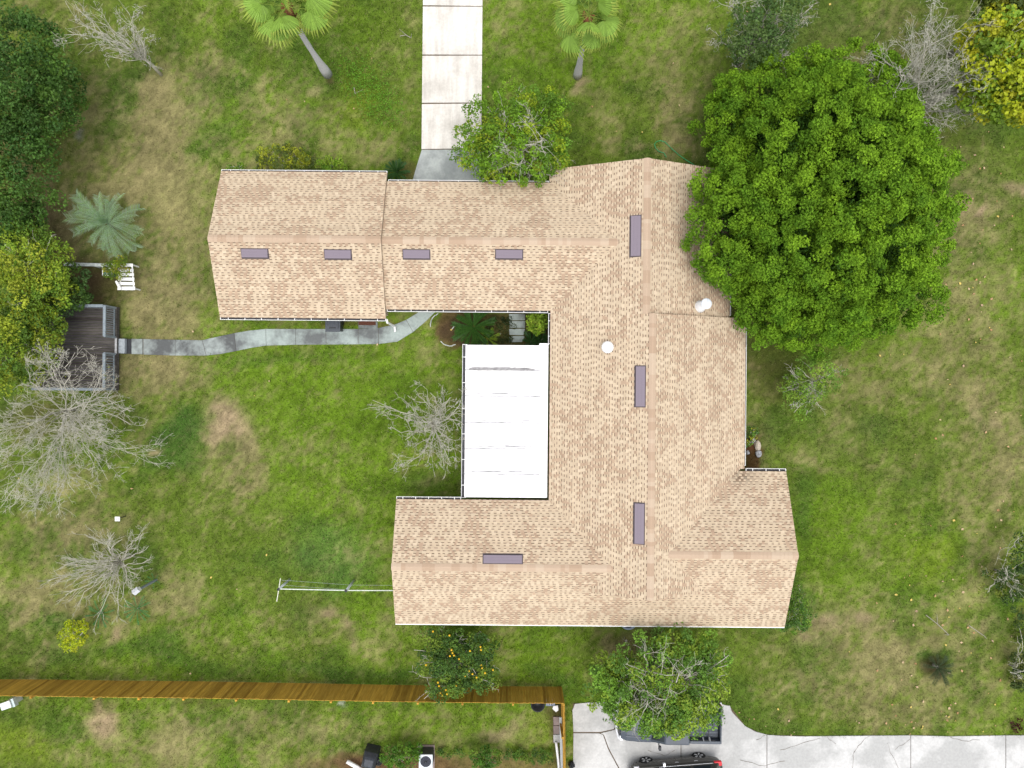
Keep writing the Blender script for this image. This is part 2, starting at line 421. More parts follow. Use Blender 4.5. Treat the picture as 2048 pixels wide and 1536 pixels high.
# footprints that carry no grass (photo pixels, ground level)
HARD = [  # polygons in photo px
    [(846,-60),(964,-60),(962,190),(962,362),(826,362),(843,298)],
    [(243,677),(350,679),(400,681),(470,667),(530,658),(757,657),(800,645),(850,615),(885,615),(820,668),(780,687),(531,690),(470,702),(400,712),(262,709),(243,709)],
    [(1146,1407),(1240,1405),(1440,1408),(1460,1412),(1490,1452),(1530,1470),(1700,1473),(2070,1472),(2070,1570),(1146,1570)],
    [(75,612),(232,612),(232,780),(75,780)]]
def inpoly(px, py, poly):
    r = np.zeros(len(px), bool); n = len(poly)
    for i in range(n):
        x0,y0 = poly[i]; x1,y1 = poly[(i+1)%n]
        if y0 == y1: continue
        c = ((y0 > py) != (y1 > py)) & (px < (x1-x0)*(py-y0)/(y1-y0)+x0); r ^= c
    return r
HOUSE_RECTS = [(-13.6,3.1,-5.9,9.8),(-6.2,3.5,1.9,9.4),(1.9,-11.1,10.1,9.9),(-5.2,-11.1,12.8,-5.5),(10,-4,10.9,3),(1,-11,12.7,-4.1),(-2.2,-5.3,1.9,1.8)]
def grass():
    n = 760000
    x = rng.uniform(-28.5,28.5,n); y = rng.uniform(-22,22,n)
    px, py = PX(x,y); keep = np.ones(n,bool)
    for p in HARD: keep &= ~inpoly(px,py,p)
    for r in HOUSE_RECTS: keep &= ~((x>r[0])&(x<r[2])&(y>r[1])&(y<r[3]))
    x, y = x[keep], y[keep]; n = len(x)
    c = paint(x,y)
    lush = sstep(.25, 1.4, c[:,1]/np.maximum(c[:,0],.001)-.4)
    thin = rng.random(n) < (.35+.65*lush); x,y,c,lush = x[thin],y[thin],c[thin],lush[thin]; n = len(x)
    a = rng.uniform(0,2*np.pi,n); L = rng.uniform(.045,.12,n)*(.7+.6*lush); w = rng.uniform(.015,.034,n); tilt = rng.uniform(.35,1.25,n)
    dx,dy = np.cos(a),np.sin(a)
    base = np.stack([x,y,np.full(n,-.03)],-1)
    side = np.stack([-dy*w/2,dx*w/2,np.zeros(n)],-1)
    tip = base+np.stack([dx*L*np.sin(tilt),dy*L*np.sin(tilt),L*np.cos(tilt)+.035],-1)
    v = np.stack([base-side,base+side,tip],1).reshape(-1,3)
    f = rng.random((n,1)); cc = c*(.60+.95*f)
    straw = rng.random(n)<.13; cc[straw] = cc[straw]*.45+np.array((.34,.29,.15))*.55
    return tag(obj('grass', mesh_np('grass', v, np.arange(3*n), 3, M['blade'], cc*1.12, 'FACE')), 'mown lawn grass with green and dry straw coloured patches', kind='stuff')
grass()

# ================================================================== PAVED SURFACES
def slab_from_px(name, poly, z0, z1, m, parent, bev=.01):
    pts = [W(px,py,z1)[:2] for px,py in poly]
    return MB().prism(pts, z0, z1, 0).build(name, m, parent)
drive = obj('driveway', MB().prism([W(*p)[:2] for p in [(847,-60),(963,-60),(961,360),(845,360)]], -.08, .012).mesh('driveway', M['crack'])); tag(drive, kind='structure')
seams = [-75, 12, 110, 206, 298]
for i in range(4):
    y0, y1 = seams[i]+1.3, seams[i+1]-1.0
    xl = lambda y: 846-(y/290)*3; xr = lambda y: 965-(y/290)*2.5
    k = (i-1.5)*.6
    slab_from_px('slab', [(xl(y0),y0+k),(xr(y0),y0-k*.5),(xr(y1),y1-k),(xl(y1),y1+k)], -.07, .035+.004*(i%2), M['drive'], drive)
slab_from_px('slab', [(843.5,299.5),(962,299),(962,330),(960,372),(822,372),(834,330)], -.07, .03, M['apron'], drive)

path = obj('garden_path', MB().box((0,0,-.3),(.01,.01,-.29)).mesh('garden_path', M['crack'])); 
bpy.data.objects.remove(path)
top = [(286,678),(350,679.5),(404,680.5),(437,673),(468,666.5),(500,661),(531,658),(591,658),(651,658),(716,658),(757,656),(790,649),(812,640),(835,626),(850,606)]
bot = [(286,709),(350,711),(412,711),(440,708),(472,702),(500,696),(532,691),(591,689.5),(652,689),(716,688.5),(757,688),(795,683),(826,664),(852,642),(888,606)]
path = obj('garden_path', MB().prism([W(*p)[:2] for p in top+bot[::-1]], -.09, .006).mesh('garden_path', M['crack'])); tag(path, kind='structure')
cuts = [0,1,2,4,6,7,8,9,10,12,14]
for a, b in zip(cuts, cuts[1:]):
    t = [np.array(top[i],float) for i in range(a,b+1)]; q = [np.array(bot[i],float) for i in range(a,b+1)]
    t[0] = t[0]+(t[1]-t[0])/np.linalg.norm(t[1]-t[0])*.7; q[0] = q[0]+(q[1]-q[0])/np.linalg.norm(q[1]-q[0])*.7
    poly = [tuple(p) for p in t]+[tuple(p) for p in q[::-1]]
    # split into quads so that the outline may curve
    mb = MB(); z1 = .028+random.uniform(-.004,.006)
    for i in range(len(t)-1): mb.prism([W(*t[i],z1)[:2],W(*t[i+1],z1)[:2],W(*q[i+1],z1)[:2],W(*q[i],z1)[:2]], -.08, z1)
    mb.build('slab', M['path_dark' if a < 4 else 'path'], path)
slab_from_px('slab', [(263,677.5),(285,678),(285,708.5),(263,708)], -.08, .03, M['path_dark'], path)
slab_from_px('slab', [(716,644),(755,644),(755,656.5),(717,657)], -.08, .031, M['path'], path)

drv2 = obj('parking_pad', MB().prism([W(*p)[:2] for p in HARD[2]], -.1, .002).mesh('parking_pad', M['crack'])); tag(drv2, kind='structure')
def slab2(poly, z=.03): 
    return slab_from_px('slab', poly, -.09, z, M['drive2'], drv2)
slab2([(1150,1408),(1180,1405),(1232,1405),(1233,1446),(1228,1458),(1200,1464),(1147,1464),(1145,1420)], .036)
slab2([(1147,1466.5),(1199,1467),(1206,1470),(1216,1498),(1232,1528),(1245,1552),(1252,1575),(1146,1575)])
slab2([(1202,1466.5),(1230,1459.5),(1236,1446),(1235,1405),(1440,1408),(1445,1409),(1361,1409),(1361.5,1575),(1254,1575),(1247,1551),(1234,1527),(1218,1497),(1208,1470)][:4]+[(1361,1406),(1361.5,1575),(1254,1575),(1247,1551),(1234,1527),(1218,1497),(1208,1470)], .032)
slab2([(1362.5,1406),(1440,1408),(1452,1411),(1460,1412),(1464,1424),(1475,1436),(1490,1452),(1510,1463),(1533.4,1469.5),(1533,1575),(1363,1575)])
slab2([(1534.6,1470),(1560,1471.5),(1600,1473),(1700,1472),(1821,1471),(1821,1575),(1534.5,1575)], .033)
slab2([(1822.2,1471),(1900,1473),(1960,1472),(2011,1471),(2011,1575),(1822.2,1575)], .029)
slab2([(2012.4,1471),(2075,1471),(2075,1575),(2012.4,1575)], .034)
def crack(pts, parent, w=.022, z=.0415):
    mb = MB(); P = []
    for i in range(len(pts)-1):
        for t in np.linspace(0,1,5)[:-1]: P.append(np.array(pts[i])*(1-t)+np.array(pts[i+1])*t+rng.normal(0,1.1,2)*(0<t))
    P.append(np.array(pts[-1])); Q = [V(p[0],p[1],z) for p in P]
    for a, b in zip(Q, Q[1:]):
        d = (b-a).normalized(); s = Vector((-d.y,d.x,0))*w/2*random.uniform(.5,1.4); mb.add([a-s,b-s,b+s,a+s],[(0,1,2,3)])
    return mb.build('crack', M['crack'], parent)
for pts in ([(1530,1471),(1512,1480)],[(1740,1472),(1716,1492),(1706,1510),(1706,1545)],[(1655,1474),(1672,1488)],[(1820,1478),(1790,1500)],[(1775,1486),(1790,1520),(1800,1545)],
            [(1560,1500),(1600,1488),(1640,1476)],[(1295,1500),(1330,1512),(1350,1500)],[(1900,1474),(1930,1482),(1960,1480)],[(1480,1520),(1530,1532),(1570,1522)]):
    crack(pts, drv2, .014)
# courtyard stepping pads
for a, b, d in ((628,640.5,0),(642,655.5,0),(657.5,670,3),(672,684,6)):
    slab_from_px('stepping_slab', [(1018,a),(1050,a),(1050-d,b),(1019,b)], -.05, .03, M['path'], path)

# ================================================================== HOUSE
P_ = 0.4167; SL = math.sqrt(1+P_*P_)
house = thing('house', (3.0, 0.0, 0.0), 'sprawling one storey house with tan shingle roof and white patio cover', 'house')
# (origin of v, direction up the slope in plan, polygon in plan, height function)
def pl_n(y0, z0): return lambda x, y: z0 + P_*(y0-y)      # falls to the north (+y)
def pl_s(y0, z0): return lambda x, y: z0 + P_*(y-y0)
def pl_w(x0, z0): return lambda x, y: z0 + P_*(x-x0)
def pl_e(x0, z0): return lambda x, y: z0 + P_*(x0-x)
ze = 2.6
G = .1
ROOF = [
 ('n', 9.96, ze, [(-13.73,6.44),(-5.95,6.44),(-5.95,9.96-G),(-13.73,9.96-G)]),
 ('s', 2.92, ze, [(-13.73,2.92+G),(-5.95,2.92+G),(-5.95,6.44),(-13.73,6.44)]),
 ('n', 9.55, ze, [(-6.2,6.455),(4.775,6.455),(1.78,9.45),(-6.2,9.45)]),
 ('s', 3.36, ze, [(-6.2,3.46),(1.78,3.46),(4.775,6.455),(-6.2,6.455)]),
 ('w', 1.68, ze, [(1.68,9.55),(1.68,10.1),(5.955,10.1),(5.955,6.455),(4.775,6.455)]),
 ('w', 1.68, ze, [(1.78,3.46),(4.775,6.455),(5.955,6.455),(5.955,3.18),(1.78,3.18)]),
 ('w', 1.68, ze, [(1.78,3.18),(6.22,3.18),(6.22,-8.325),(4.655,-8.325),(1.78,-5.45)]),
 ('w', 1.68, ze, [(4.655,-8.325),(6.22,-8.325),(6.22,-9.54),(3.44,-9.54)]),
 ('e', 10.23, ze, [(5.955,3.0),(10.18,3.0),(10.18,10.1),(5.955,10.1)]),
 ('e', 10.756, ze, [(6.22,3.18),(10.97,3.18),(10.97,-3.9),(10.756,-3.9),(7.056,-7.6),(6.22,-7.6)]),
 ('e', 10.756, ze, [(6.22,-7.6),(7.056,-7.6),(8.996,-9.54),(6.22,-9.54)]),
 ('n', -5.35, ze, [(-5.38,-5.45),(1.78,-5.45),(4.655,-8.325),(-5.38,-8.325)]),
 ('n', -3.9, ze, [(10.65,-4.0),(12.9,-4.0),(12.9,-7.6),(7.056,-7.6)]),
 ('s', -11.3, ze, [(-5.38,-11.3),(12.9,-11.3),(12.9,-9.54),(-5.38,-9.54)]),
 ('s', -11.3, ze, [(-5.38,-9.54),(3.44,-9.54),(4.655,-8.325),(-5.38,-8.325)]),
 ('s', -11.3, ze, [(8.996,-9.54),(12.9,-9.54),(12.9,-7.6),(7.056,-7.6)]),
]
DIR = {'n':((1,0),(0,-1)), 's':((1,0),(0,1)), 'w':((0,1),(1,0)), 'e':((0,1),(-1,0))}   # eave dir, upslope dir
def roof_z(kind, o, z0): return {'n':pl_n,'s':pl_s,'w':pl_w,'e':pl_e}[kind](o, z0)
rb = MB()
for kind, o, z0, poly in ROOF:
    fz = roof_z(kind, o, z0); n = len(poly)
    a = sum(poly[i][0]*poly[(i+1)%n][1]-poly[(i+1)%n][0]*poly[i][1] for i in range(n))
    pp = poly if a > 0 else poly[::-1]
    tp = [(x,y,fz(x,y)) for x,y in pp]; bt = [(x,y,fz(x,y)-.16) for x,y in pp]
    rb.add(tp+bt, [list(range(n))], 0); b0 = len(rb.v)-2*n
    rb.f.append([b0+n+i for i in range(n)][::-1]); rb.m.append(1)
    for i in range(n): j=(i+1)%n; rb.f.append([b0+i,b0+n+i,b0+n+j,b0+j]); rb.m.append(1)
# gable end over the south slope and the step between the two body roofs
rb.add([(3.5,-9.46,3.30),(8.94,-9.46,3.30),(6.22,-9.46,4.44)],[(0,1,2)],1)
M['deck_felt'] = mat('roof_felt', (.34,.235,.155), .95)
M['rake'] = mat('tan_fascia', (.30,.235,.17), .7)
roof = rb.build('roof', [M['deck_felt'], M['rake']], house)

# shingles: every tab, slot and course step is real geometry, joined into one part
LT = np.array([(.465,.375,.268),(.445,.352,.25),(.482,.39,.282)]); BRN = np.array([(.37,.272,.19),(.335,.242,.168)]); DASH = np.array((.085,.057,.04)); SLOT = np.array((.442,.35,.248))
sv, sc_ = [], []
def shingle_plane(kind, o, z0, poly):
    (ex,ey),(ux,uy) = DIR[kind]; fz = roof_z(kind,o,z0)
    U = [x*ex+y*ey for x,y in poly]; vv = [abs((x if kind in 'we' else y)-o)*( -1 if ((kind=='n' and y>o) or (kind=='s' and y<o) or (kind=='w' and x<o) or (kind=='e' and x>o)) else 1) for x,y in poly]
    n = len(poly); vmin, vmax = min(vv), max(vv)
    def rng_at(v):
        v = min(max(v, vmin+1e-5), vmax-1e-5); r = []
        for i in range(n):
            j=(i+1)%n; a,b = vv[i],vv[j]
            if (a-v)*(b-v) <= 0 and a != b: t=(v-a)/(b-a); r.append(U[i]+(U[j]-U[i])*t)
        return (min(r), max(r)) if len(r) > 1 else None
    sgn = 1 if kind in 'se' else -1
    cs = 1/SL; nz = cs; nh = P_*cs
    def pt(u, v, h):
        # plan position: along eave u, plan distance v up the slope; h above the plane
        if kind in 'ns': x = u; y = o+(v if kind=='s' else -v)
        else: y = u; x = o+(v if kind=='w' else -v)
        z = fz(x,y)
        return (x-ux*nh*h, y-uy*nh*h, z+nz*h)
    flip = kind in 'nw'
    def quad(u0,u1,v0,v1,h0,h1,col,lo,hi):
        a0,b0 = max(u0,lo[0]),min(u1,lo[1]); a1,b1 = max(u0,hi[0]),min(u1,hi[1])
        if b0-a0 < .002 and b1-a1 < .002: return
        b0 = max(b0,a0); b1 = max(b1,a1)
        q = [pt(a0,v0,h0),pt(b0,v0,h0),pt(b1,v1,h1),pt(a1,v1,h1)]
        sv.extend(q[::-1] if flip else q); sc_.append(col)
    E = .125*cs
    k = math.floor(vmin/E)
    while k*E < vmax-.01:
        v0 = max(k*E, vmin); v1 = min((k+1)*E, vmax)
        if v1-v0 < .01: k += 1; continue
        lo, hi = rng_at(v0), rng_at(v1)
        if lo is None or hi is None: k += 1; continue
        ua, ub = min(lo[0],hi[0]), max(lo[1],hi[1])
        # under layer of the course
        u = ua - random.uniform(0,.3)
        rowt = random.uniform(.96,1.04)
        while u < ub:
            seg = random.uniform(.5,1.0)
            t = SLOT*random.uniform(.93,1.07)*rowt
            quad(u,u+seg,v0,v1,.010,.003,t,lo,hi); quad(u,u+seg,v0,v0+.001,.002,.010,t*.8,lo,lo)
            u += seg
        u = ua - random.uniform(0,.3)
        patch = None
        while u < ub:
            tw = random.uniform(.10,.19); gw = random.uniform(.09,.16)
            cx = u+tw/2
            wx, wy, _ = pt(cx, v0, 0)
            nn = float(fbm(np.array([wx]),np.array([wy]),0.7,3,31)[0])
            col = (BRN[random.randrange(2)] if random.random() < np.clip((nn-.50)*4.2+.25,.05,.8) else LT[random.randrange(3)])*rowt*random.uniform(.94,1.06)
            if abs(wx-11.0) < 1.6 and abs(wy+4.2) < 1.1:      # dark algae where the valley drains
                dd = math.hypot((wx-10.9)/1.1,(wy+4.25)/.55); col = col*(1-.55*max(0,1-dd)*(.4+1.1*nn))
            quad(u,u+tw,v0-.004,v1,.017,.009,col,lo,hi)
            quad(u,u+tw,v0-.0045,v0-.004,.004,.017,col*.7,lo,lo)
            dv = .034*cs
            quad(u+tw,u+tw+gw,v1-dv,v1,.0065,.0045,DASH*random.uniform(.8,1.7),hi if False else rng_at(v1-dv),hi)
            u += tw+gw
        k += 1
for r in ROOF: shingle_plane(*r)
sva = np.array(sv, np.float32) - np.array(ORG[house.name])
sh = obj('shingles', mesh_np('shingles', sva, np.arange(len(sva)), 4, M['shingle'], np.array(sc_), 'FACE'), roof); sh['kind'] = 'stuff'
del sv, sc_

# ridge caps, one piece each
def cap_mesh(m):
    L, w, h = .26, .165, .165*P_
    v = []; f = []
    for x, dz in ((-L/2, .006), (L/2, .022)):
        v += [(x,-w,-h+dz+.014),(x,-.03,dz+.014-.006),(x,.03,dz+.014-.006),(x,w,-h+dz+.014)]
    for i in range(3): f.append((i,i+4,i+5,i+1))
    f += [(4,8,9,5),(5,9,10,6),(6,10,11,7)]
    v += [(L/2,-w,-h),(L/2,-.03,.0),(L/2,.03,.0),(L/2,w,-h)]
    me = bpy.data.meshes.new('ridge_cap'); me.from_pydata(v, [], f); me.materials.append(m); me.update(); return me
CAPS = [cap_mesh(m) for m in M['ridge']]
ho = ORG[house.name]
def ridge(p0, p1, step=.19):
    p0, p1 = Vector(p0), Vector(p1); d = p1-p0; n = int(d.length/step); d.normalize()
    ang = math.atan2(d.y, d.x); run = 0; me = CAPS[0]
    for i in range(n+1):
        if run <= 0: run = random.choice((1,1,2,2,3)); me = random.choices(CAPS, (5,3,3))[0]
        run -= 1
        p = p0+d*min((i+.5)*step, (p1-p0).length-.1)
        obj('ridge_cap', me, roof, p-ho, (0,0,ang))
zA, zB, zC, zD, zE, zF = ze+P_*3.52, ze+P_*3.095, ze+P_*4.275, ze+P_*4.54, ze+P_*2.975, ze+P_*3.7
ridge((-13.7,6.44,zA),(-5.98,6.44,zA)); ridge((-5.98,6.455,zB),(4.72,6.455,zB)); ridge((5.955,10.08,zC),(5.955,3.2,zC))
ridge((6.22,3.16,zD),(6.22,-9.52,zD)); ridge((-5.36,-8.325,zE),(4.6,-8.325,zE)); ridge((12.88,-7.6,zF),(7.1,-7.6,zF))

# dark weather stains on the shingles near the south east valley (algae)
# gutters with strap hangers
def hanger_mesh():
    return MB().box((-.013,-.0,-.0),(.013,.135,.012)).mesh('hanger', M['white'])
HANG = hanger_mesh()
def gutter(p0, p1, out, w=.1, every=.82, z=ze, off=0.02):
    """p0-p1: line of the shingle edge in plan; out: outward direction"""
    p0, p1, out = Vector((*p0,0)), Vector((*p1,0)), Vector((*out,0)); d = (p1-p0); L = d.length; d.normalize()
    mb = MB()
    def strip(a0, z0, a1, z1, m):
        q = [p0+out*a0+Vector((0,0,z0)),p1+out*a0+Vector((0,0,z0)),p1+out*a1+Vector((0,0,z1)),p0+out*a1+Vector((0,0,z1))]
        mb.add(q, [(0,1,2,3)], m)
    t = .016; zt = z+.02
    mb.box((0,0,0),(L,t,.13),0, Matrix.Translation(p0+out*w+Vector((0,0,zt-.13)))@Matrix(((d.x,out.x,0,0),(d.y,out.y,0,0),(0,0,1,0),(0,0,0,1))))
    mb.box((0,0,0),(L,w+.05,.012),1, Matrix.Translation(p0-out*.05+Vector((0,0,zt-.125)))@Matrix(((d.x,out.x,0,0),(d.y,out.y,0,0),(0,0,1,0),(0,0,0,1))))
    for e in (0, L-.02): mb.box((0,-.05,0),(.02,w,.12),0, Matrix.Translation(p0+d*e+Vector((0,0,zt-.12)))@Matrix(((d.x,out.x,0,0),(d.y,out.y,0,0),(0,0,1,0),(0,0,0,1))))
    g = mb.build('gutter', [M['white'], M['gutter_in']], house)
    n = max(1, int(L/every)); 
    for i in range(n+1):
        p = p0+d*((i+.5)*L/(n+1)*1.0)-out*.02+Vector((0,0,zt-.004))
        obj('hanger', HANG, g, p-ho, (0,0,math.atan2(out.y,out.x)-math.pi/2), (1,(w+.02)/.135,1))
    return g
gutter((-13.73,9.86),(-5.95,9.86),(0,1),.08,.95); gutter((-13.73,3.02),(-5.95,3.02),(0,-1),.1,.8)
gutter((-5.9,9.45),(1.66,9.45),(0,1),.08,.95); gutter((-5.9,3.46),(1.66,3.46),(0,-1),.09,.78)
gutter((1.78,3.34),(1.78,1.9),(-1,0),.08,.8)
gutter((-5.38,-5.45),(-2.35,-5.45),(0,1),.1,.75); gutter((11.02,-4.0),(12.9,-4.0),(0,1),.12,.75)
gutter((10.97,2.9),(10.97,-3.75),(1,0),.05,3.0,2.49); gutter((10.18,9.9),(10.18,3.3),(1,0),.05,3.0)
# drip edge along the south eave
MB().box((-5.38,-11.345,ze-.05),(12.9,-11.31,ze+.012)).build('drip_edge', M['white'], house)
# downspouts
MB().tube([(-5.93,2.98,2.5),(-5.93,2.86,2.35),(-5.93,2.86,.25),(-5.93,2.6,.08)], .055, 8).build('downspout', M['white'], house)
MB().tube([(11.1,-3.0,.22),(11.1,-3.75,.2)], .065, 8).build('downspout', M['white'], house)

# off-ridge vents
def vent(x0,y0,x1,y1,kind,o):
    fz = roof_z(kind,o,ze); ux,uy = DIR[kind][1]
    mb = MB(); hi, lo = .07, .16
    cs = [(x0,y0),(x1,y0),(x1,y1),(x0,y1)]
    def up(p): # 1 at upslope edge, 0 at downslope edge
        if kind=='n': return (y1-p[1])/(y1-y0)
        if kind=='s': return (p[1]-y0)/(y1-y0)
        if kind=='w': return (p[0]-x0)/(x1-x0)
        return (x1-p[0])/(x1-x0)
    bt = [(x,y,fz(x,y)+.01) for x,y in cs]; tp = [(x,y,fz(x,y)+(.05+.09*(1-up((x,y))))) for x,y in cs]
    mb.add(bt+tp,[(4,5,6,7)],0)
    for i in range(4):
        j=(i+1)%4; dn = up(cs[i])<.5 and up(cs[j])<.5
        mb.add([bt[i],bt[j],tp[j],tp[i]],[(0,1,2,3)],1 if dn else 0)
    # pressed ribs along the long side and a flange round the foot
    cx,cy=(x0+x1)/2,(y0+y1)/2
    lx,ly=x1-x0,y1-y0
    for k in (.33,.66):
        if lx>ly: ya=y0+ly*k; a,b=(x0+.02,ya),(x1-.02,ya)
        else: xa=x0+lx*k; a,b=(xa,y0+.02),(xa,y1-.02)
        za=fz(*a)+.05+.09*(1-up(a))+.003; zb=fz(*b)+.05+.09*(1-up(b))+.003
        mb.bar((*a,za),(*b,zb),.02,.008,0)
    e=.045; fl=[(x0-e,y0-e),(x1+e,y0-e),(x1+e,y1+e),(x0-e,y1+e)]
    mb.add([(x,y,fz(x,y)+.019) for x,y in fl],[(0,1,2,3)],1)
    mb.build('roof_vent',[M['vent'],M['vent_dark']],house)
def vent_px(a,b,c,d,kind,o,z):
    x0,y1,_=W(a,b,z); x1,y0,_=W(c,d,z); vent(x0,y0,x1,y1,kind,o)
vent_px(481,497.5,533,514,'s',2.92,4.0); vent_px(648,499.5,700,516,'s',2.92,4.0)
vent_px(806,499.5,858,516,'s',3.36,3.82); vent_px(992,499.5,1044.5,516,'s',3.36,3.82)
vent_px(1263,430.5,1281,511,'w',1.68,4.35); vent_px(1272.5,732.5,1289.5,813,'w',1.68,4.4); vent_px(1270,1007.5,1287.5,1088,'w',1.68,4.4)
vent_px(967,1110.5,1044,1127,'n',-5.35,3.8)
# turbine vent
tx,ty,_=W(1216,694,4.1); tz=ze+P_*(tx-1.68)
tb=MB().lathe((tx,ty,tz-.15),[(.19,0),(.17,.30)],20)
tb.lathe((tx,ty,tz+.13),[(.20,0),(.255,.06),(.27,.14),(.255,.22),(.20,.28),(.10,.32),(0,.335)],22)
for k in range(22):
    t=2*math.pi*k/22; c,s=math.cos(t),math.sin(t)
    tb.tube([(tx+.20*c,ty+.20*s,tz+.13),(tx+.285*c,ty+.285*s,tz+.27),(tx+.21*c,ty+.21*s,tz+.41),(tx+.1*c,ty+.1*s,tz+.455)],.012,4)
tb.build('turbine_vent',M['white'],house,smooth=False)
# round metal flue
fx,fy,_=W(1399,613,3.25); fz0=ze+P_*(10.23-fx)
fl=MB().lathe((fx,fy,fz0-.2),[(.30,0),(.29,.2),(.24,.32),(.22,.36),(.20,.38),(.20,1.22)],24)
fl.build('flue_pipe',M['white'],house,smooth=True)
MB().lathe((fx,fy,fz0+1.02),[(.15,0),(.15,.10)],16).build('flue_gap',M['black'],house)
MB().lathe((fx,fy,fz0+1.10),[(.235,0),(.245,.02),(.245,.05),(.20,.085),(0,.12)],24).build('flue_cap',mat('flue_cap_white',(.6,.63,.66),.4),house,smooth=True)

# patio cover: six white insulated panels
M['sealant']=mat('grey_sealant',(.27,.27,.275),.8,0,.75,2.2)
PX0,PX1=-2.16,1.70
prb=MB().box((PX0,-5.30,2.30),(PX1-.04,1.82,2.38)).build('patio_roof',M['trim'],house)
ysm=[1.84]+[W(1000,y,2.45)[1] for y in (738,790,843,895,946)]+[-5.37]
for a,b in zip(ysm,ysm[1:]):
    MB().box((PX0-.04,b+.012,2.385),(PX1,a-.012,2.44)).build('roof_panel',M['membrane'],prb)
for i,yy in enumerate(ysm[1:-1]):
    MB().box((PX0-.04,yy-.03,2.441),(PX1-.005,yy+.03,2.462)).build('panel_rib',M['membrane'],prb)
    MB().box((PX0-.03,yy-.082,2.4405),(PX1-.36,yy-.031,2.446)).build('seam_sealant',M['sealant'],prb)
def stain(i,a,b,w):
    yy=ysm[i]; n=14; mb=MB(); L=[];R=[]
    for k in range(n+1):
        x=a+(b-a)*k/n; t=math.sin(math.pi*min(1,max(0,k/n)))**.3
        L.append((x,yy+.032+w*t*random.uniform(.4,1.0),2.4445)); R.append((x,yy+.031,2.4445))
    for k in range(n): mb.add([R[k],R[k+1],L[k+1],L[k]],[(0,1,2,3)])
    mb.build('grime_streak',M['grime'],prb)
M['streak']=mat('ponding_dirt',(.24,.235,.235),.8,0,.45,5,sx=(1,3,1))
def streak(y,a,b,w):
    n=22; mb=MB(); P=[]
    for k in range(n+1):
        x=a+(b-a)*k/n; t=min(1,k/1.5+.2,(n-k)/3+.05); P.append((x,w*t*random.uniform(.75,1.1),w*t*random.uniform(.6,1.1)))
    for p,q in zip(P,P[1:]): mb.add([(p[0],y-p[2],2.4632),(q[0],y-q[2],2.4632),(q[0],y+q[1],2.4632),(p[0],y+p[1],2.4632)],[(0,1,2,3)])
    mb.build('dirt_streak',M['streak'],prb)
streak(ysm[1],-2.05,1.15,.085)
M['streak2']=mat('faint_dirt',(.55,.54,.53),.8,0,.4,5,sx=(1,3,1))
for i in (2,3,4,5): stain(i,-2.05,1.12,.085)
MB().box((1.18,-5.3,2.4405),(1.20,1.8,2.4425)).build('lap_joint',mat('lap_shadow',(.5,.5,.5),.8),prb)
# upstand flashing at the house corner and the wide gutter on the lawn side
MB().box((1.28,1.84,2.38),(1.72,1.93,2.47)).build('flashing',M['white'],house)
gutter((PX0-.02,1.86),(PX0-.02,-5.4),(-1,0),.16,1.25,2.38)
for yy in (1.6,-1.7,-5.1): MB().box((PX0+.02,yy-.05,0),(PX0+.12,yy+.05,2.29)).build('post',M['white'],house)

# walls, with openings on the outer faces
def walls(rects):
    for i,(x0,y0,x1,y1,zt) in enumerate(rects):
        MB().box((x0,y0,-.1),(x1,y1,zt)).build('wall',M['wall'],house)
walls([(-13.35,3.4,-6.3,9.45,2.44),(-6.29,3.85,2.6,9.0,2.44),(2.61,-10.8,9.75,9.7,2.44),(-5.0,-10.8,2.6,-5.9,2.44),(9.76,-4.45,10.55,2.75,2.40),(9.76,-10.8,12.5,-4.46,2.44)])
def gable(x,y0,y1,z,zr,th):   # wall triangle across y at x
    MB().add([(x,y0,z),(x,y1,z),(x,(y0+y1)/2,zr),(x+th,y0,z),(x+th,y1,z),(x+th,(y0+y1)/2,zr)],[(0,1,2),(5,4,3),(0,3,4,1),(1,4,5,2),(2,5,3,0)]).build('gable_wall',M['wall'],house)
gable(-13.35,3.4,9.45,2.45,3.7,.1); gable(-5.0,-10.8,-5.9,2.45,3.4,.1); gable(12.4,-10.8,-4.46,2.45,3.75,.1)
MB().add([(2.61,9.6,2.45),(9.75,9.6,2.45),(5.95,9.6,3.95),(2.61,9.7,2.45),(9.75,9.7,2.45),(5.95,9.7,3.95)],[(0,1,2),(5,4,3),(0,3,4,1),(1,4,5,2),(2,5,3,0)]).build('gable_wall',M['wall'],house)
MB().box((6.0,3.20,2.5),(10.5,3.10,2.62)).build('fascia',M['trim'],house)
def window(c,along,out,w=1.3,h=1.1,zc=1.4):
    c=Vector((*c,zc)); a=Vector((*along,0)); o=Vector((*out,0)); u=Vector((0,0,1))
    fr=MB(); R=Matrix(((a.x,o.x,0,c.x),(a.y,o.y,0,c.y),(0,0,1,c.z),(0,0,0,1)))
    t=.07
    for lo,hi in (((-w/2,0,-h/2),(w/2,.05,-h/2+t)),((-w/2,0,h/2-t),(w/2,.05,h/2)),((-w/2,0,-h/2+t),(-w/2+t,.05,h/2-t)),((w/2-t,0,-h/2+t),(w/2,.05,h/2-t)),((-.025,0,-h/2+t),(.025,.045,h/2-t))): fr.box(lo,hi,0,R)
    f=fr.build('window',M['white'],house)
    MB().box((-w/2+t,.005,-h/2+t),(-.026,.02,h/2-t),0,R).build('pane',M['glass'],f); MB().box((.026,.005,-h/2+t),(w/2-t,.02,h/2-t),0,R).build('pane',M['glass'],f)
for x in (-11.5,-8.5): window((x,9.45),(1,0),(0,1)); window((x,3.4),(1,0),(0,-1))
for x in (4.2,7.6): window((x,9.7),(1,0),(0,1),1.6)
for x in (-3.6,-.8,3.2,6.4,9.8): window((x,-10.8),(1,0),(0,-1))
for y in (1.0,-1.8): window((10.55,y),(0,1),(1,0))
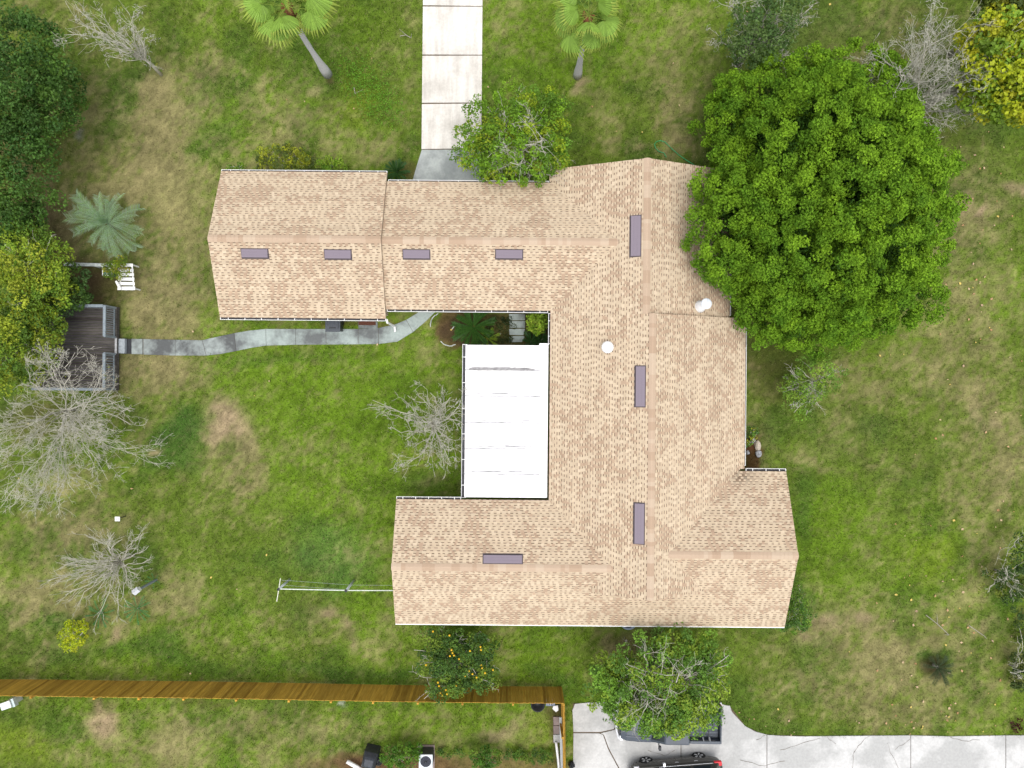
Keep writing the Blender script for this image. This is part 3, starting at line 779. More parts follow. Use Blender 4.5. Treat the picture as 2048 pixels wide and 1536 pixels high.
window((12.5,-7.6),(0,1),(1,0)); window((-5.0,-8.3),(0,1),(-1,0)); window((-13.35,6.4),(0,1),(-1,0))
gd=MB()
for k in range(4): gd.box((-4.8,9.0,.05+k*.53),(-2.0,9.045,.05+k*.53+.515))
gd.build('garage_door',M['white'],house)
MB().box((-.5,9.0,.03),(.45,9.05,2.05)).build('door',mat('door_paint',(.16,.08,.05),.5),house)
MB().box((-5.8,3.80,.03),(-4.9,3.85,2.05)).build('door',M['white'],house)

# ================================================================== VEGETATION
def unit(a): return a/np.maximum(np.linalg.norm(a,axis=-1,keepdims=True),1e-6)
def leaf_arrays(pos, nrm, L, Wd):
    """one diamond leaf per point"""
    n=len(pos); r=unit(rng.normal(size=(n,3))); t=unit(np.cross(nrm,r)); b=np.cross(nrm,t)
    L=np.asarray(L).reshape(-1,1); Wd=np.asarray(Wd).reshape(-1,1)
    sag=nrm*L*.12
    return np.stack([pos-t*L/2,pos+b*Wd/2+sag,pos+t*L/2,pos-b*Wd/2+sag],1).reshape(-1,3)
def foliage(name, parent, cen, rad, per, size, cols, m=None, flat=.75, upw=.45, aspect=.55, tone=None, shell=.5, keep=None, clumpvar=.22):
    """leaf clumps: cen (N,3) centres, rad (N,) radii, per leaves each"""
    cen=np.asarray(cen,float); rad=np.asarray(rad,float); n=len(cen)
    ci=np.repeat(np.arange(n),per); k=len(ci)
    d=unit(rng.normal(size=(k,3))); rr=(shell+(1-shell)*rng.random(k))**.7
    off=d*(rad[ci]*rr)[:,None]; off[:,2]*=flat
    pos=cen[ci]+off
    nrm=unit(d*.6+rng.normal(size=(k,3))*.55+np.array((0,0,upw)))
    cols=np.asarray(cols,float); base=cols[rng.integers(0,len(cols),n)] if tone is None else tone
    cl=base[ci]*(1+clumpvar*(rng.random(n)-.5)*2)[ci][:,None]*(.75+.5*rng.random((k,1)))
    if keep is not None: q=keep(pos); pos,nrm,cl=pos[q],nrm[q],cl[q]; k=len(pos)
    s=size*rng.uniform(.7,1.35,k)
    v=leaf_arrays(pos,nrm,s,s*aspect)-np.array(ORG[parent.name])
    return obj(name, mesh_np(name,v,np.arange(len(v)),4,m or M['leaf'],cl,'FACE'), parent)
def seg_mesh(name, segs, m, parent, sides=4):
    """segs: list of (p0,p1,r0,r1) -> tapered prisms"""
    a=np.array([[*s[0],*s[1],s[2],s[3]] for s in segs],float); p0,p1,r0,r1=a[:,:3],a[:,3:6],a[:,6],a[:,7]
    d=unit(p1-p0); up=np.where(abs(d[:,2:3])<.9,np.array((0,0,1.)),np.array((1.,0,0))); x=unit(np.cross(d,up)); y=np.cross(d,x)
    rings=[]
    for p,r in ((p0,r0),(p1,r1)):
        for k in range(sides):
            t=2*math.pi*k/sides; rings.append(p+(x*math.cos(t)+y*math.sin(t))*r[:,None])
    v=np.stack(rings,1).reshape(-1,3)-np.array(ORG[parent.name]); n=len(a); b=(np.arange(n)*2*sides)[:,None]
    f=[]
    for k in range(sides): k2=(k+1)%sides; f.append(b+np.array([[k,k2,sides+k2,sides+k]]))
    f=np.stack(f,1).reshape(-1,4)
    return obj(name, mesh_np(name,v,f,4,m,smooth=True), parent)
def limb(p0,p1,r0,r1,n=6,bow=.25,wob=.06):
    """curved limb as list of segments + its points"""
    p0,p1=np.array(p0,float),np.array(p1,float); L=np.linalg.norm(p1-p0); pts=[]
    side=rng.normal(0,1,3)*wob*L
    for i in range(n+1):
        t=i/n; p=p0*(1-t)+p1*t; p=p+side*math.sin(math.pi*t); p[2]+=bow*L*math.sin(math.pi*t)*(.7)
        if 0<i<n: p=p+rng.normal(0,.018*L,3)
        pts.append(p)
    rs=[r0+(r1-r0)*(i/n)**.8 for i in range(n+1)]
    return pts, rs
def twigs(segs, pts, rs, depth, spread=.7, up=.1, dens=2.2, ratio=.5, zmin=.25):
    """side shoots along a limb, recursively"""
    L=sum(np.linalg.norm(pts[i+1]-pts[i]) for i in range(len(pts)-1))
    for i in range(len(pts)-1): segs.append((pts[i],pts[i+1],rs[i],rs[i+1]))
    if depth<=0 or L<.18: return
    k=max(2,int(dens*math.sqrt(L)*2.2))
    for _ in range(k):
        t=random.uniform(.22,.97); j=min(int(t*(len(pts)-1)),len(pts)-2); f=t*(len(pts)-1)-j
        p=pts[j]*(1-f)+pts[j+1]*f; d=unit((pts[j+1]-pts[j])[None])[0]
        nd=unit((d*1.0+rng.normal(0,spread,3)+np.array((0,0,up)))[None])[0]
        l=L*ratio*random.uniform(.45,1.1)*(1.15-t*.55); q=p+nd*l; q[2]=max(q[2],zmin)
        r=rs[j]*.5
        pp,rr=limb(p,q,max(r,.0055),.004,4 if depth>1 else 3,.08,.10)
        twigs(segs,pp,rr,depth-1,spread,up,dens,ratio,zmin)
def moss_tufts(parent, segs, n, length=.35, m=None, name='moss'):
    """hanging grey moss strands in tufts on the branches"""
    a=random.sample(range(len(segs)),min(n,len(segs))); P=[];Nn=[];Ls=[]
    for i in a:
        s=segs[i]; c=(np.array(s[0])+np.array(s[1]))/2
        for _ in range(16):
            P.append(c+rng.normal(0,.10,3)*np.array((1,1,.5))-np.array((0,0,random.uniform(0,length)))); Nn.append(rng.normal(0,1,3)); Ls.append(random.uniform(.08,.22))
    P=np.array(P);Nn=unit(np.array(Nn));Ls=np.array(Ls)
    v=leaf_arrays(P,Nn,Ls,Ls*.16)-np.array(ORG[parent.name])
    return tag(obj(name, mesh_np(name,v,np.arange(len(v)),4,m or M['moss']), parent),kind='stuff')
def bare_tree(name,label,cat,base,targets,r0=.09,depth=3,zfork=.6,dens=2.0,moss=0,group=None,leafcol=None,leafn=0,spread=.6,trunk_m='bark',mossl=.35,fork=None,extra=0):
    """leafless tree: limbs run from the fork to the photo's branch ends (px,py,z)"""
    b=W(*base,0); t=thing(name,b,label,cat,group); fork=np.array((b[0],b[1],zfork)) if fork is None else np.array(W(*fork)); zfork=fork[2]
    tr=MB().tube([(b[0],b[1],-.1),tuple((np.array((b[0],b[1],0))+fork)/2+np.array((.03,.02,0))),tuple(fork)],[r0*1.25,r0*1.05,r0*.95],8); tr.build('trunk',M[trunk_m],t,smooth=True)
    segs=[]
    tg=[np.array(W(*q)) for q in targets]
    for q in list(tg)*extra: tg.append(fork+(q-fork)*random.uniform(.5,.9)+rng.normal(0,.28,3)+np.array((0,0,.15)))
    for e in tg:
        pp,rr=limb(fork+rng.normal(0,r0*.5,3),e,max(r0*.5,.03),.009,7,.10,.07)
        twigs(segs,pp,rr,depth,spread,.06,dens)
    seg_mesh('branches',segs,M['twig'],t,4)
    if moss: moss_tufts(t,segs,moss,mossl)
    if leafn:
        idx=random.sample(range(len(segs)),min(leafn,len(segs))); c=np.array([segs[i][1] for i in idx])
        foliage('leaves',t,c,np.full(len(c),.13),7,.085,leafcol)
    return t
def dome(n, c, r, rz, lower=-.25, jit=.12, fill=.25):
    """clump centres spread over an ellipsoid's upper shell, some inside"""
    i=np.arange(n)+.5; z=1-(1-lower)*i/n; ph=i*2.39996+rng.uniform(0,6)
    s=np.sqrt(np.clip(1-z*z,0,1)); p=np.stack([s*np.cos(ph),s*np.sin(ph),z],-1)+rng.normal(0,jit,(n,3))
    k=rng.random(n)<fill; p[k]*=rng.uniform(.35,.85,(k.sum(),1))
    return np.array(c)+p*np.array((r[0],r[1],rz))
def leafy_tree(name,label,cat,base,lobes,cols,per=55,size=.13,clump=(.35,.6),trunk_r=.13,branches=True,moss=0,group=None,bdepth=2,keep=None,aspect=.6,flat=.75,upw=.45,bare=()):
    """lobes: (px,py,rx_px,ry_px,z centre,z radius,n clumps)"""
    b=W(*base,0); t=thing(name,b,label,cat,group); segs=[]; C=[];R=[]
    zf=min(l[4] for l in lobes)*.45
    fork=np.array((b[0],b[1],zf))
    for px,py,rx,ry,zc,rz,n in lobes:
        c=W(px,py,zc); s=(H-zc)/F
        n=int(n*1.4); cc=dome(n,c,(rx*s,ry*s),rz); C.append(cc); R.append(rng.uniform(*clump,n))
        if branches:
            for q in cc[rng.permutation(n)[:max(3,n//9)]]:
                pp,rr=limb(fork,q,trunk_r*.5,.012,6,.1,.06); twigs(segs,pp,rr,bdepth,.7,.1,1.1,.38)
    C=np.concatenate(C);R=np.concatenate(R)
    for (px,py,z) in bare:
        pp,rr=limb(fork,np.array(W(px,py,z)),trunk_r*.45,.012,7,.1,.08); twigs(segs,pp,rr,2,.7,.1,1.6,.42)
    MB().tube([(b[0],b[1],-.1),(b[0]+.03,b[1]+.02,zf*.55),tuple(fork)],[trunk_r*1.3,trunk_r*1.05,trunk_r*.9],9).build('trunk',M['bark'],t,smooth=True)
    if segs: seg_mesh('branches',segs,M['twig'],t,4)
    foliage('crown',t,C,R,int(per*1.6),size,cols,keep=keep,aspect=aspect,flat=flat,upw=upw)
    if moss: moss_tufts(t,segs,moss)
    return t
DK=[(.045,.10,.018),(.06,.125,.02),(.085,.16,.024),(.07,.14,.038)]
MD=[(.065,.14,.018),(.085,.165,.02),(.05,.115,.018),(.12,.19,.018)]
LM=[(.17,.30,.02),(.12,.24,.02),(.22,.33,.03)]
YL=[(.24,.23,.02),(.15,.19,.02),(.30,.26,.03),(.10,.15,.02)]

# --- the great cedar beside the house
def roof_h(x,y):
    z=np.full(len(x),-1.0)
    for kind,o,z0,poly in ROOF:
        xs_=[p[0] for p in poly]; ys_=[p[1] for p in poly]
        m=(x>min(xs_)-.1)&(x<max(xs_)+.1)&(y>min(ys_)-.1)&(y<max(ys_)+.1)
        zz={'n':z0+P_*(o-y),'s':z0+P_*(y-o),'w':z0+P_*(x-o),'e':z0+P_*(o-x)}[kind]
        z=np.where(m,np.maximum(z,zz),z)
    return z
def cedar():
    b=W(1590,465,0); t=thing('cedar_tree',b,'huge bright green cedar with dense lumpy crown overhanging the roof','tree')
    lobes=[((1640,416),(205,234),4.2,4.4,380),((1690,375),(125,130),5.6,2.7,120),((1640,450),(120,120),5.2,2.6,70),((1560,215),(118,88),2.8,2.2,80),((1690,200),(130,80),2.6,2.0,70),((1470,440),(80,130),4.4,1.9,75),((1450,260),(50,70),2.8,1.6,24),((1772,435),(92,150),3.2,2.3,85),((1782,590),(70,70),2.6,1.8,36),((1600,610),(110,72),3.4,2.0,70),((1660,650),(60,45),2.4,1.4,22)]
    C=[];R=[]
    for (px,py),(rx,ry),zc,rz,n in lobes:
        c=W(px,py,zc); s=(H-zc)/F; p=dome(n,c,(rx*s*.95,ry*s*.95),rz,-.35,.06,.0); C.append(p); R.append(rng.uniform(.32,.66,n))
    C=np.concatenate(C);R=np.concatenate(R)
    # each bough carries several smaller rounded sprays on its outer side
    cc=np.array(W(1640,430,1.5)); sub=[];sr=[];st=[]
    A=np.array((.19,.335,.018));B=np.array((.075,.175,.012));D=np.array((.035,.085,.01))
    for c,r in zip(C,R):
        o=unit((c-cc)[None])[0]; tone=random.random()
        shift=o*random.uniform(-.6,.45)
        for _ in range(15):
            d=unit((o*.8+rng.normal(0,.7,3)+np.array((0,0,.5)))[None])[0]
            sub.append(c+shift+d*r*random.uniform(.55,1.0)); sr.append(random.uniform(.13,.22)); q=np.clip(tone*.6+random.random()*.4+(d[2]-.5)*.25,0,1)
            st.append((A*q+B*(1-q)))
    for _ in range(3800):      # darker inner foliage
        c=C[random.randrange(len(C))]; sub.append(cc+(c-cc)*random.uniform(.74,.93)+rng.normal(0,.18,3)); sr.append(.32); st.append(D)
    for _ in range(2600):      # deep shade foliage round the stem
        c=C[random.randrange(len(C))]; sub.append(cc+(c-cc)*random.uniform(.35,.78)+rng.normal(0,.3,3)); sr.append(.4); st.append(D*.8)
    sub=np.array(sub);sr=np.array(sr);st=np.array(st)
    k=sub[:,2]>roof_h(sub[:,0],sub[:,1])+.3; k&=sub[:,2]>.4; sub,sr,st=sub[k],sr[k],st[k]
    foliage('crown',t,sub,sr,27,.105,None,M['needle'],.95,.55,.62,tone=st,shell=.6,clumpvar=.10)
    segs=[]; fork=np.array((b[0],b[1],1.6))
    for c in C[rng.permutation(len(C))[:26]]:
        q=cc+(c-cc)*.72
        if q[2]<roof_h(q[:1],q[1:2])[0]+.3: continue
        pp,rr=limb(fork+np.array((0,0,random.uniform(0,1.2))),q,.07,.015,5,.04,.05); twigs(segs,pp,rr,1,.7,.1,1.0,.3)
    seg_mesh('branches',segs,M['bark'],t,4)
    MB().tube([(b[0],b[1],-.1),(b[0],b[1],2.5),(b[0]+.1,b[1]+.1,3.4)],[.42,.33,.15],10).build('trunk',M['bark'],t,smooth=True)
cedar()

# --- broadleaf trees
leafy_tree('oak_tree','dark green oak with broad crown running off the edge above the blue-green palm','tree',(95,300),
  [(15,190,115,150,4.0,1.6,150),(0,330,95,150,3.6,1.5,100),(105,190,52,65,2.4,.8,30),(20,440,66,50,2.4,.9,34)],[(.04,.10,.016),(.055,.125,.018),(.075,.155,.02),(.06,.13,.022)],60,.13,(.3,.6),.16,False)
leafy_tree('yellowing_tree','yellow-green tree north of the deck, beside the white planter beam','tree',(105,590),
  [(75,515,65,60,3.2,1.1,36),(45,560,70,55,3.2,1.1,30),(90,585,50,45,2.5,.8,20)],[(.24,.33,.025),(.17,.28,.025),(.31,.36,.03),(.11,.20,.022)],60,.12,(.28,.5),.09)
leafy_tree('yellowing_tree','yellow-green tree hanging over the west side of the deck','tree',(80,700),
  [(25,650,55,55,3.2,1.1,30),(10,720,60,70,3.2,1.1,30),(60,690,50,60,2.3,.8,18),(98,655,30,36,2.2,.7,12),(60,745,45,30,2.0,.7,10)],[(.20,.29,.025),(.27,.33,.025),(.085,.16,.02),(.13,.22,.022)],58,.12,(.28,.5),.09)
leafy_tree('dark_shrub','dark green shrub between the deck rail and the white planter beam','shrub',(150,580),[(140,578,45,38,1.6,.7,26),(80,630,50,35,1.5,.7,18)],DK,60,.11,(.22,.4),.05)
leafy_tree('young_oak','bright green tree with pale branches at the corner of the north driveway','tree',(1030,290),
  [(1030,305,88,60,3.3,1.1,60),(990,260,70,55,2.9,.9,34),(1075,245,60,60,2.3,.8,28),(955,315,38,34,2.7,.6,14),(1095,310,42,40,2.6,.7,16),(1040,215,75,35,1.8,.6,16)],
  [(.14,.27,.018),(.17,.31,.018),(.11,.22,.02),(.24,.32,.016)],46,.12,(.22,.42),.10,bare=((945,300,3.2),(975,350,3.2),(1120,310,3),(1110,350,3),(1050,350,3.3),(1000,345,3.6),(1060,250,3.6),(1010,240,3.4),(1000,285,4.6),(1050,290,4.8),(1070,320,4.6),(1020,325,4.8),(975,315,4.4),(1090,285,4.4),(1030,255,4.6)),moss=14)
leafy_tree('oak_tree','green oak with pale mossy branches spreading over the parked pickup truck','tree',(1310,1330),
  [(1320,1370,112,84,3.7,1.1,90),(1245,1390,60,55,3.2,.8,34),(1355,1300,70,38,3.0,.7,30),(1368,1412,62,46,3.6,.8,32),(1315,1428,58,34,3.4,.7,20),(1230,1340,40,35,2.8,.6,16),(1420,1330,34,40,2.8,.6,12)],
  [(.135,.26,.033),(.165,.31,.033),(.10,.205,.03),(.23,.33,.033)],48,.125,(.24,.45),.15,bare=((1215,1380,4),(1285,1425,4.8),(1320,1400,5.2),(1380,1340,5.2),(1340,1385,5.4),(1250,1400,4.5),(1290,1290,4.4),(1350,1350,5.6),(1330,1430,5),(1400,1370,5),(1455,1330,4),(1458,1310,4),(1450,1350,4),(1365,1340,5.6)),moss=26)
citrus=leafy_tree('orange_tree','dark green citrus tree dotted with oranges, leaning over the cedar fence','tree',(920,1305),
  [(915,1320,62,50,2.3,.9,46),(880,1290,36,30,2.1,.6,16),(958,1300,32,36,2.1,.7,16),(895,1368,40,26,2.5,.6,16),(965,1355,26,22,2.2,.5,10)],
  [(.05,.11,.022),(.07,.145,.025),(.10,.19,.028),(.16,.24,.025)],50,.105,(.2,.38),.08,bare=((828,1300,2.3),(840,1330,2.2),(830,1345,2.1),(925,1270,2.4),(990,1330,2.2),(848,1398,2.9)),moss=0)
om=MB().lathe((0,0,-.05),[(.0,0),(.03,.012),(.048,.035),(.048,.062),(.03,.09),(0,.1)],9).mesh('orange',mat('orange_peel',(.66,.40,.02),.5),smooth=True)
for (px,py) in ((903,1300),(905,1306),(900,1312),(908,1311),(899,1271),(961,1294),(962,1300),(945,1348),(953,1355),(962,1330),(964,1336),(970,1346),(880,1386),(884,1391),(894,1388),(878,1372),(912,1372),(938,1342),(930,1352),(876,1365),(866,1255+8),(918,1318),(986,1340),(852,1330),(892,1380),(940,1302)):
    p=V(px,py,3.05)-ORG[citrus.name]; obj('orange',om,citrus,p,(0,0,0),(.95,)*3)
leafy_tree('small_tree','small half-bare tree with pale lichened limbs on the lawn east of the house','tree',(1610,765),
  [(1637,752,45,42,2.4,.8,24),(1590,772,24,22,1.6,.5,8),(1602,795,40,34,2.0,.6,14)],[(.17,.31,.035),(.13,.25,.03),(.21,.33,.035)],30,.10,(.2,.36),.08,bare=((1580,740,2.6),(1595,735,2.7),(1575,775,2.2),(1588,825,2.4),(1612,830,2.4),(1640,750,2.7),(1690,740,2.4),(1655,790,2.2),(1625,800,2.6)),moss=22)
leafy_tree('live_oak','dark green live oak draped with grey moss at the top, north of the cedar','tree',(1475,130),
  [(1525,60,58,58,4.0,1.3,44),(1500,100,50,34,3.2,.9,22),(1560,25,50,40,3.8,1,18)],[(.065,.125,.03),(.085,.155,.038),(.11,.18,.045)],30,.12,(.22,.42),.12,bare=((1460,10,5),(1430,62,3),(1560,0,5),(1625,12,4.5),(1600,40,4),(1615,100,3),(1580,75,4),(1545,-10,5)),moss=60)
leafy_tree('sycamore_tree','golden yellow sycamore in the upper corner with pale limbs','tree',(1850,215),
  [(1975,105,52,62,5.6,1.2,40),(2030,190,55,45,5.2,1,30),(1965,190,36,34,4.6,.8,14),(2035,110,40,60,5.6,1,22)],[(.33,.38,.015),(.27,.34,.018),(.38,.39,.018),(.15,.25,.02)],40,.17,(.28,.5),.14,aspect=.8,bare=((2040,60,6),(2040,110,6.4),(1960,230,4.8),(1990,150,6)),moss=24)
leafy_tree('sycamore_tree','dark olive and yellow tree cut off by the top edge above the golden sycamore','tree',(1900,110),
  [(2010,10,55,38,5.2,1.1,30),(2045,50,30,30,4,.8,12)],[(.24,.25,.018),(.13,.17,.02),(.07,.10,.018)],42,.16,(.28,.48),.13,aspect=.8)
leafy_tree('thicket_shrub','dark thicket with pale curved twigs on the east edge of the lawn','shrub',(1990,1140),
  [(2042,1120,34,46,1.6,.6,14),(2008,1168,40,32,.9,.4,12),(2045,1200,24,40,1.0,.4,9)],[(.04,.08,.016),(.055,.105,.018),(.14,.18,.02)],30,.12,(.2,.38),.05,bare=((2010,1135,3),(2030,1160,3),(2045,1075,3),(2025,1190,2.4),(1975,1185,1.6)))
leafy_tree('thicket_shrub','small dark shrub with white twigs near the corner of the concrete pad','shrub',(2020,1330),
  [(2044,1330,18,24,.9,.4,8),(2035,1365,12,10,.5,.2,4),(2044,1270,14,18,.5,.2,4)],[(.03,.06,.014),(.05,.085,.016),(.10,.12,.02)],44,.11,(.16,.3),.04,bare=((2020,1345,2),(2045,1320,2),(2035,1350,1.8)))

# --- leafless trees
bare_tree('bare_tree','sprawling leafless tree with pale tangled branches leaning over the deck','tree',(150,820),
  [(150,705,4.2),(95,725,4.2),(60,745,4.2),(205,730,3.4),(225,775,3),(262,850,3),(250,800,2.8),(285,893,2.6),(20,860,4.6),(30,900,4.8),(60,1012,4.6),(10,1000,5),(75,960,4.6),(150,985,3.6),(190,935,3.4),(215,960,3.2),(110,1000,4.2),(-20,940,5),(120,900,4.8),(165,900,4),(-30,860,5),(40,960,5),(200,870,3.4)],
  .065,3,.7,1.95,moss=46,leafcol=[(.16,.2,.02)],leafn=60)
bare_tree('bare_tree','leafless grey bushy tree radiating pale twigs beside the birdhouse post','tree',(268,1110),
  [(125,1115,2.8),(95,1162,2.8),(130,1190,2.8),(155,1213,2.6),(195,1235,2.4),(235,1226,2),(262,1195,2.2),(302,1118,1.6),(297,1092,1.8),(282,1075,2.4),(245,1078,2.8),(185,1086,3),(168,1068,2.9),(212,1080,3.2),(150,1140,3),(180,1170,3.2),(205,1200,2.8),(115,1140,2.6),(225,1150,3.4),(180,1130,3.3),(255,1110,3),(275,1150,2)],
  .05,2,.35,1.8,spread=.38,fork=(240,1122,.7),extra=1)
bare_tree('dead_tree','dead grey leaning tree with forked bare limbs on the north lawn','tree',(322,150),
  [(152,33,4.6),(128,70,4.4),(170,30,4.5),(268,22,3.8),(258,45,3.6),(200,60,4.2),(288,80,2.0),(235,75,3.2),(238,108,2.6),(250,60,3.4),(215,95,2.8),(300,140,.8)],
  .07,2,.5,1.6,moss=60,spread=.5,mossl=.25,fork=(290,118,1.6),extra=1,trunk_m='twig',leafcol=[(.20,.22,.02),(.1,.17,.02)],leafn=26)
bare_tree('bare_tree','leafless silvery tree standing in the courtyard lawn beside the white patio cover','tree',(868,846),
  [(745,800,3.0),(785,855,2.6),(832,788,3.2),(860,785,3.2),(900,795,3.2),(922,800,3),(928,850,3),(902,930,2.6),(888,940,2.6),(815,928,2.6),(843,905,2.8),(912,880,3),(795,830,2.8),(855,925,2.6),(880,860,3.6),(835,850,3.6),(870,815,3.6),(810,880,2.8)],
  .075,3,.5,1.75,moss=44,mossl=.2,leafcol=[(.13,.16,.02),(.07,.12,.02)],leafn=70)
bare_tree('mossy_tree','grey moss-hung leafless tree between the cedar and the golden sycamore','tree',(1775,240),
  [(1850,58,6),(1885,45,6),(1925,60,6),(1822,82,5.2),(1765,118,4.6),(1740,112,4.2),(1930,215,4.6),(1905,245,4.2),(1965,180,5.2),(1850,120,6.2),(1885,150,6.4),(1835,160,5),(1945,170,5),(1918,120,6),(1870,190,5.5),(1900,90,6.4),(1800,130,5.2)],
  .14,3,1.2,1.6,moss=170,mossl=.5)

# --- palms
def fan_mesh(seed,fold=.35,R=.86,nb=30):
    r=random.Random(seed); v=[];f=[];c=[]
    arc=math.radians(300); pet=1.0
    # petiole along +x, fan beyond it, tips drooping and folded down at the sides
    for k in range(nb):
        a=-arc/2+arc*(k+.5)/nb; w=arc/nb*.60; side=abs(a)/(arc/2)
        L=R*(1-.32*side**2)*r.uniform(.94,1.06)
        def pt(t,off,lift):
            q=a+off; x=pet+math.cos(q)*L*t*.95; y=math.sin(q)*L*t
            z=-fold*abs(y)*.75-.30*t**2.2*L*(1+.25*r.random()*0)-.05*x+lift; return (x,y,z)
        b=len(v); j=r.uniform(-.05,.05)
        v+= [pt(.03,0,0),pt(.5,-w,0),pt(.5,0,.025),pt(.5,w,0),pt(.78,-w*.62+j*.3,-.02),pt(.78,j*.3,.0),pt(.78,w*.62+j*.3,-.02),pt(1.0,j,-.10-.12*r.random())]
        f+= [(b,b+1,b+2),(b,b+2,b+3),(b+1,b+4,b+5),(b+1,b+5,b+2),(b+2,b+5,b+6),(b+2,b+6,b+3),(b+4,b+7,b+5),(b+5,b+7,b+6)]
        g=np.array((.205,.335,.05))*r.uniform(.85,1.15); tip=np.array((.28,.36,.06))*r.uniform(.8,1.15)
        c+= [g,g,g*1.03,g*1.03,g*1.05,g*1.05,tip,tip]
    b=len(v); v+=[(0,-.02,0),(0,.02,0),(pet+.1,.012,-.04),(pet+.1,-.012,-.04),(0,0,.025),(pet+.1,0,-.02)]
    f+=[(b,b+4,b+5),(b,b+5,b+3),(b+4,b+1,b+2),(b+4,b+2,b+5)]; c+=[np.array((.22,.30,.05))]*4
    me=mesh_np('frond',np.array(v),np.array(f),3,M['leaf'],np.array(c),'FACE'); return me
FANS=[fan_mesh(1,.25),fan_mesh(2,.55),fan_mesh(3,.9),fan_mesh(4,.4,1.05)]
def fan_palm(base,mid,topp,label,specs,rb,gap):
    b=W(*base,0); t=thing('fan_palm',b,label,'palm tree','pair of fan palms by the north driveway')
    pm=V(*mid); pt_=V(*topp); b0=Vector(b)
    pts=[];rad=[]
    for i in range(13):
        u=i/12; p=b0*(1-u)**2+pm*2*u*(1-u)+pt_*u*u; pts.append(p)
        r=.125+(rb-.125)*max(0,1-u*3.2)**1.4; rad.append(r*(1.0+.03*((i%2)*2-1)))
    pts[0]=pts[0]-Vector((0,0,.1))
    MB().tube(pts[:9],rad[:9],12).build('trunk',M['palm_bark'],t,smooth=True)
    MB().tube(pts[8:],[.135,.15,.165,.17,.13],12).build('trunk_sheath',M['palm_boot'],t,smooth=True)
    bt=MB()
    for k in range(46):
        p=pts[8].lerp(pts[12],random.random()); a=random.uniform(0,6.28); d=Vector((math.cos(a),math.sin(a),.25)); q=p+d*.13
        bt.bar(q,q+d*.13+Vector((0,0,.10)),.05,.02)
    tag(bt.build('leaf_boots',M['palm_boot'],t),kind='stuff')
    hd=pts[-1]-Vector(b)
    for i,(az,el,me,sc) in enumerate(specs):
        if el<35 and abs((az-gap+180)%360-180)<26: continue
        obj('frond',FANS[me],t,hd+Vector((0,0,.05)),(random.uniform(-.35,.35),-math.radians(el),math.radians(az)),(sc,)*3)
def spec(n,lo,hi,seed):
    r=random.Random(seed); return [(i*137.5+r.uniform(-12,12),hi+(lo-hi)*(i/n)**.8+r.uniform(-14,14),r.randrange(4),r.uniform(.7,1.1)) for i in range(n)]
fan_palm((655,148),(600,70,3.6),(574,14,6.3),'tall fan palm with leaning grey trunk on the lawn west of the driveway',spec(19,-48,72,1),.27,-59)
fan_palm((1155,152),(1166,85,3.4),(1177,32,5.7),'fan palm with red-brown sheathed trunk on the lawn east of the driveway',spec(19,-50,70,5),.24,-100)
def feather_mesh(seed,L,arch,nl,ll,cols,wid=.022,vee=.35,droop=.5,stem=.016):
    r=random.Random(seed); v=[];f=[];c=[]
    def sp(t): return Vector((L*(t-.10*arch*t*t*t),0,arch*L*(.75*t-.95*t*t)))
    for k in range(nl):
        t=.14+.86*(k+.5)/nl; p=sp(t); l=ll*(math.sin(math.pi*min(1,.2+.8*(1-(t-.2)**2)*.9))**.7)*r.uniform(.88,1.1)*(1.0 if t<.85 else .75)
        for s in (-1,1):
            d=Vector((.72,s*.78,vee)).normalized(); tip=p+d*l-Vector((0,0,droop*l*l*1.2)); m_=p+d*l*.5
            q=Vector((wid,0,0)); b=len(v); v+=[tuple(p-q*.4),tuple(p+q*.6),tuple(m_+q*.6),tuple(tip),tuple(m_-q*.6)]
            f+=[(b,b+1,b+2),(b,b+2,b+4),(b+4,b+2,b+3)]
            g=np.array(cols[r.randrange(len(cols))])*r.uniform(.85,1.15); c+=[g,g,g*1.1]
    for k in range(8):
        p,q=sp(k/8),sp((k+1)/8); w=Vector((0,stem*(1-k/10),0)); b=len(v); up=Vector((0,0,.012))
        v+=[tuple(p-w),tuple(p+up),tuple(p+w),tuple(q-w*.9),tuple(q+up),tuple(q+w*.9)]; f+=[(b,b+3,b+4),(b,b+4,b+1),(b+1,b+4,b+5),(b+1,b+5,b+2)]; c+=[np.array(cols[0])*1.25]*4
    return mesh_np('frond',np.array(v),np.array(f),3,M['leaf'],np.array(c),'FACE')
def feather_palm(name,base,label,meshes,n,zc,lo,hi,trunk_r,trunk_m,seed,smin=.8,smax=1.05,cat='palm tree',rollj=.3):
    b=W(*base,0); t=thing(name,b,label,cat); r=random.Random(seed)
    MB().tube([(b[0],b[1],-.05),(b[0],b[1],zc*.6),(b[0],b[1],zc)],[trunk_r*1.15,trunk_r,trunk_r*.8],10).build('trunk',M[trunk_m],t,smooth=True)
    for i in range(n):
        obj('frond',meshes[r.randrange(len(meshes))],t,(0,0,zc-.02),(r.uniform(-rollj,rollj),-math.radians(hi+(lo-hi)*(i/n)+r.uniform(-6,6)),math.radians(i*137.5+r.uniform(-10,10))),(r.uniform(smin,smax),)*3)
    return t
BG=[(.31,.43,.28),(.25,.39,.22),(.36,.47,.33),(.25,.41,.14)]
PINDO=[feather_mesh(i,1.95,.6,40,.58,BG,.016,.5,.8,.018) for i in (11,12,13)]
feather_palm('pindo_palm',(238,455),'blue-green feather palm with arching fronds on the west lawn',PINDO,42,.9,-34,82,.12,'bark',3,.55,1.0)
SAGO=[feather_mesh(i,1.15,.35,40,.26,[(.035,.10,.015),(.05,.13,.018),(.03,.08,.012)],.02,.25,.3,.014) for i in (21,22)]
feather_palm('sago_palm',(948,656),'dark green sago palm in the mulch bed by the curving path',SAGO,34,.45,-8,50,.14,'palm_boot',4,cat='sago palm')
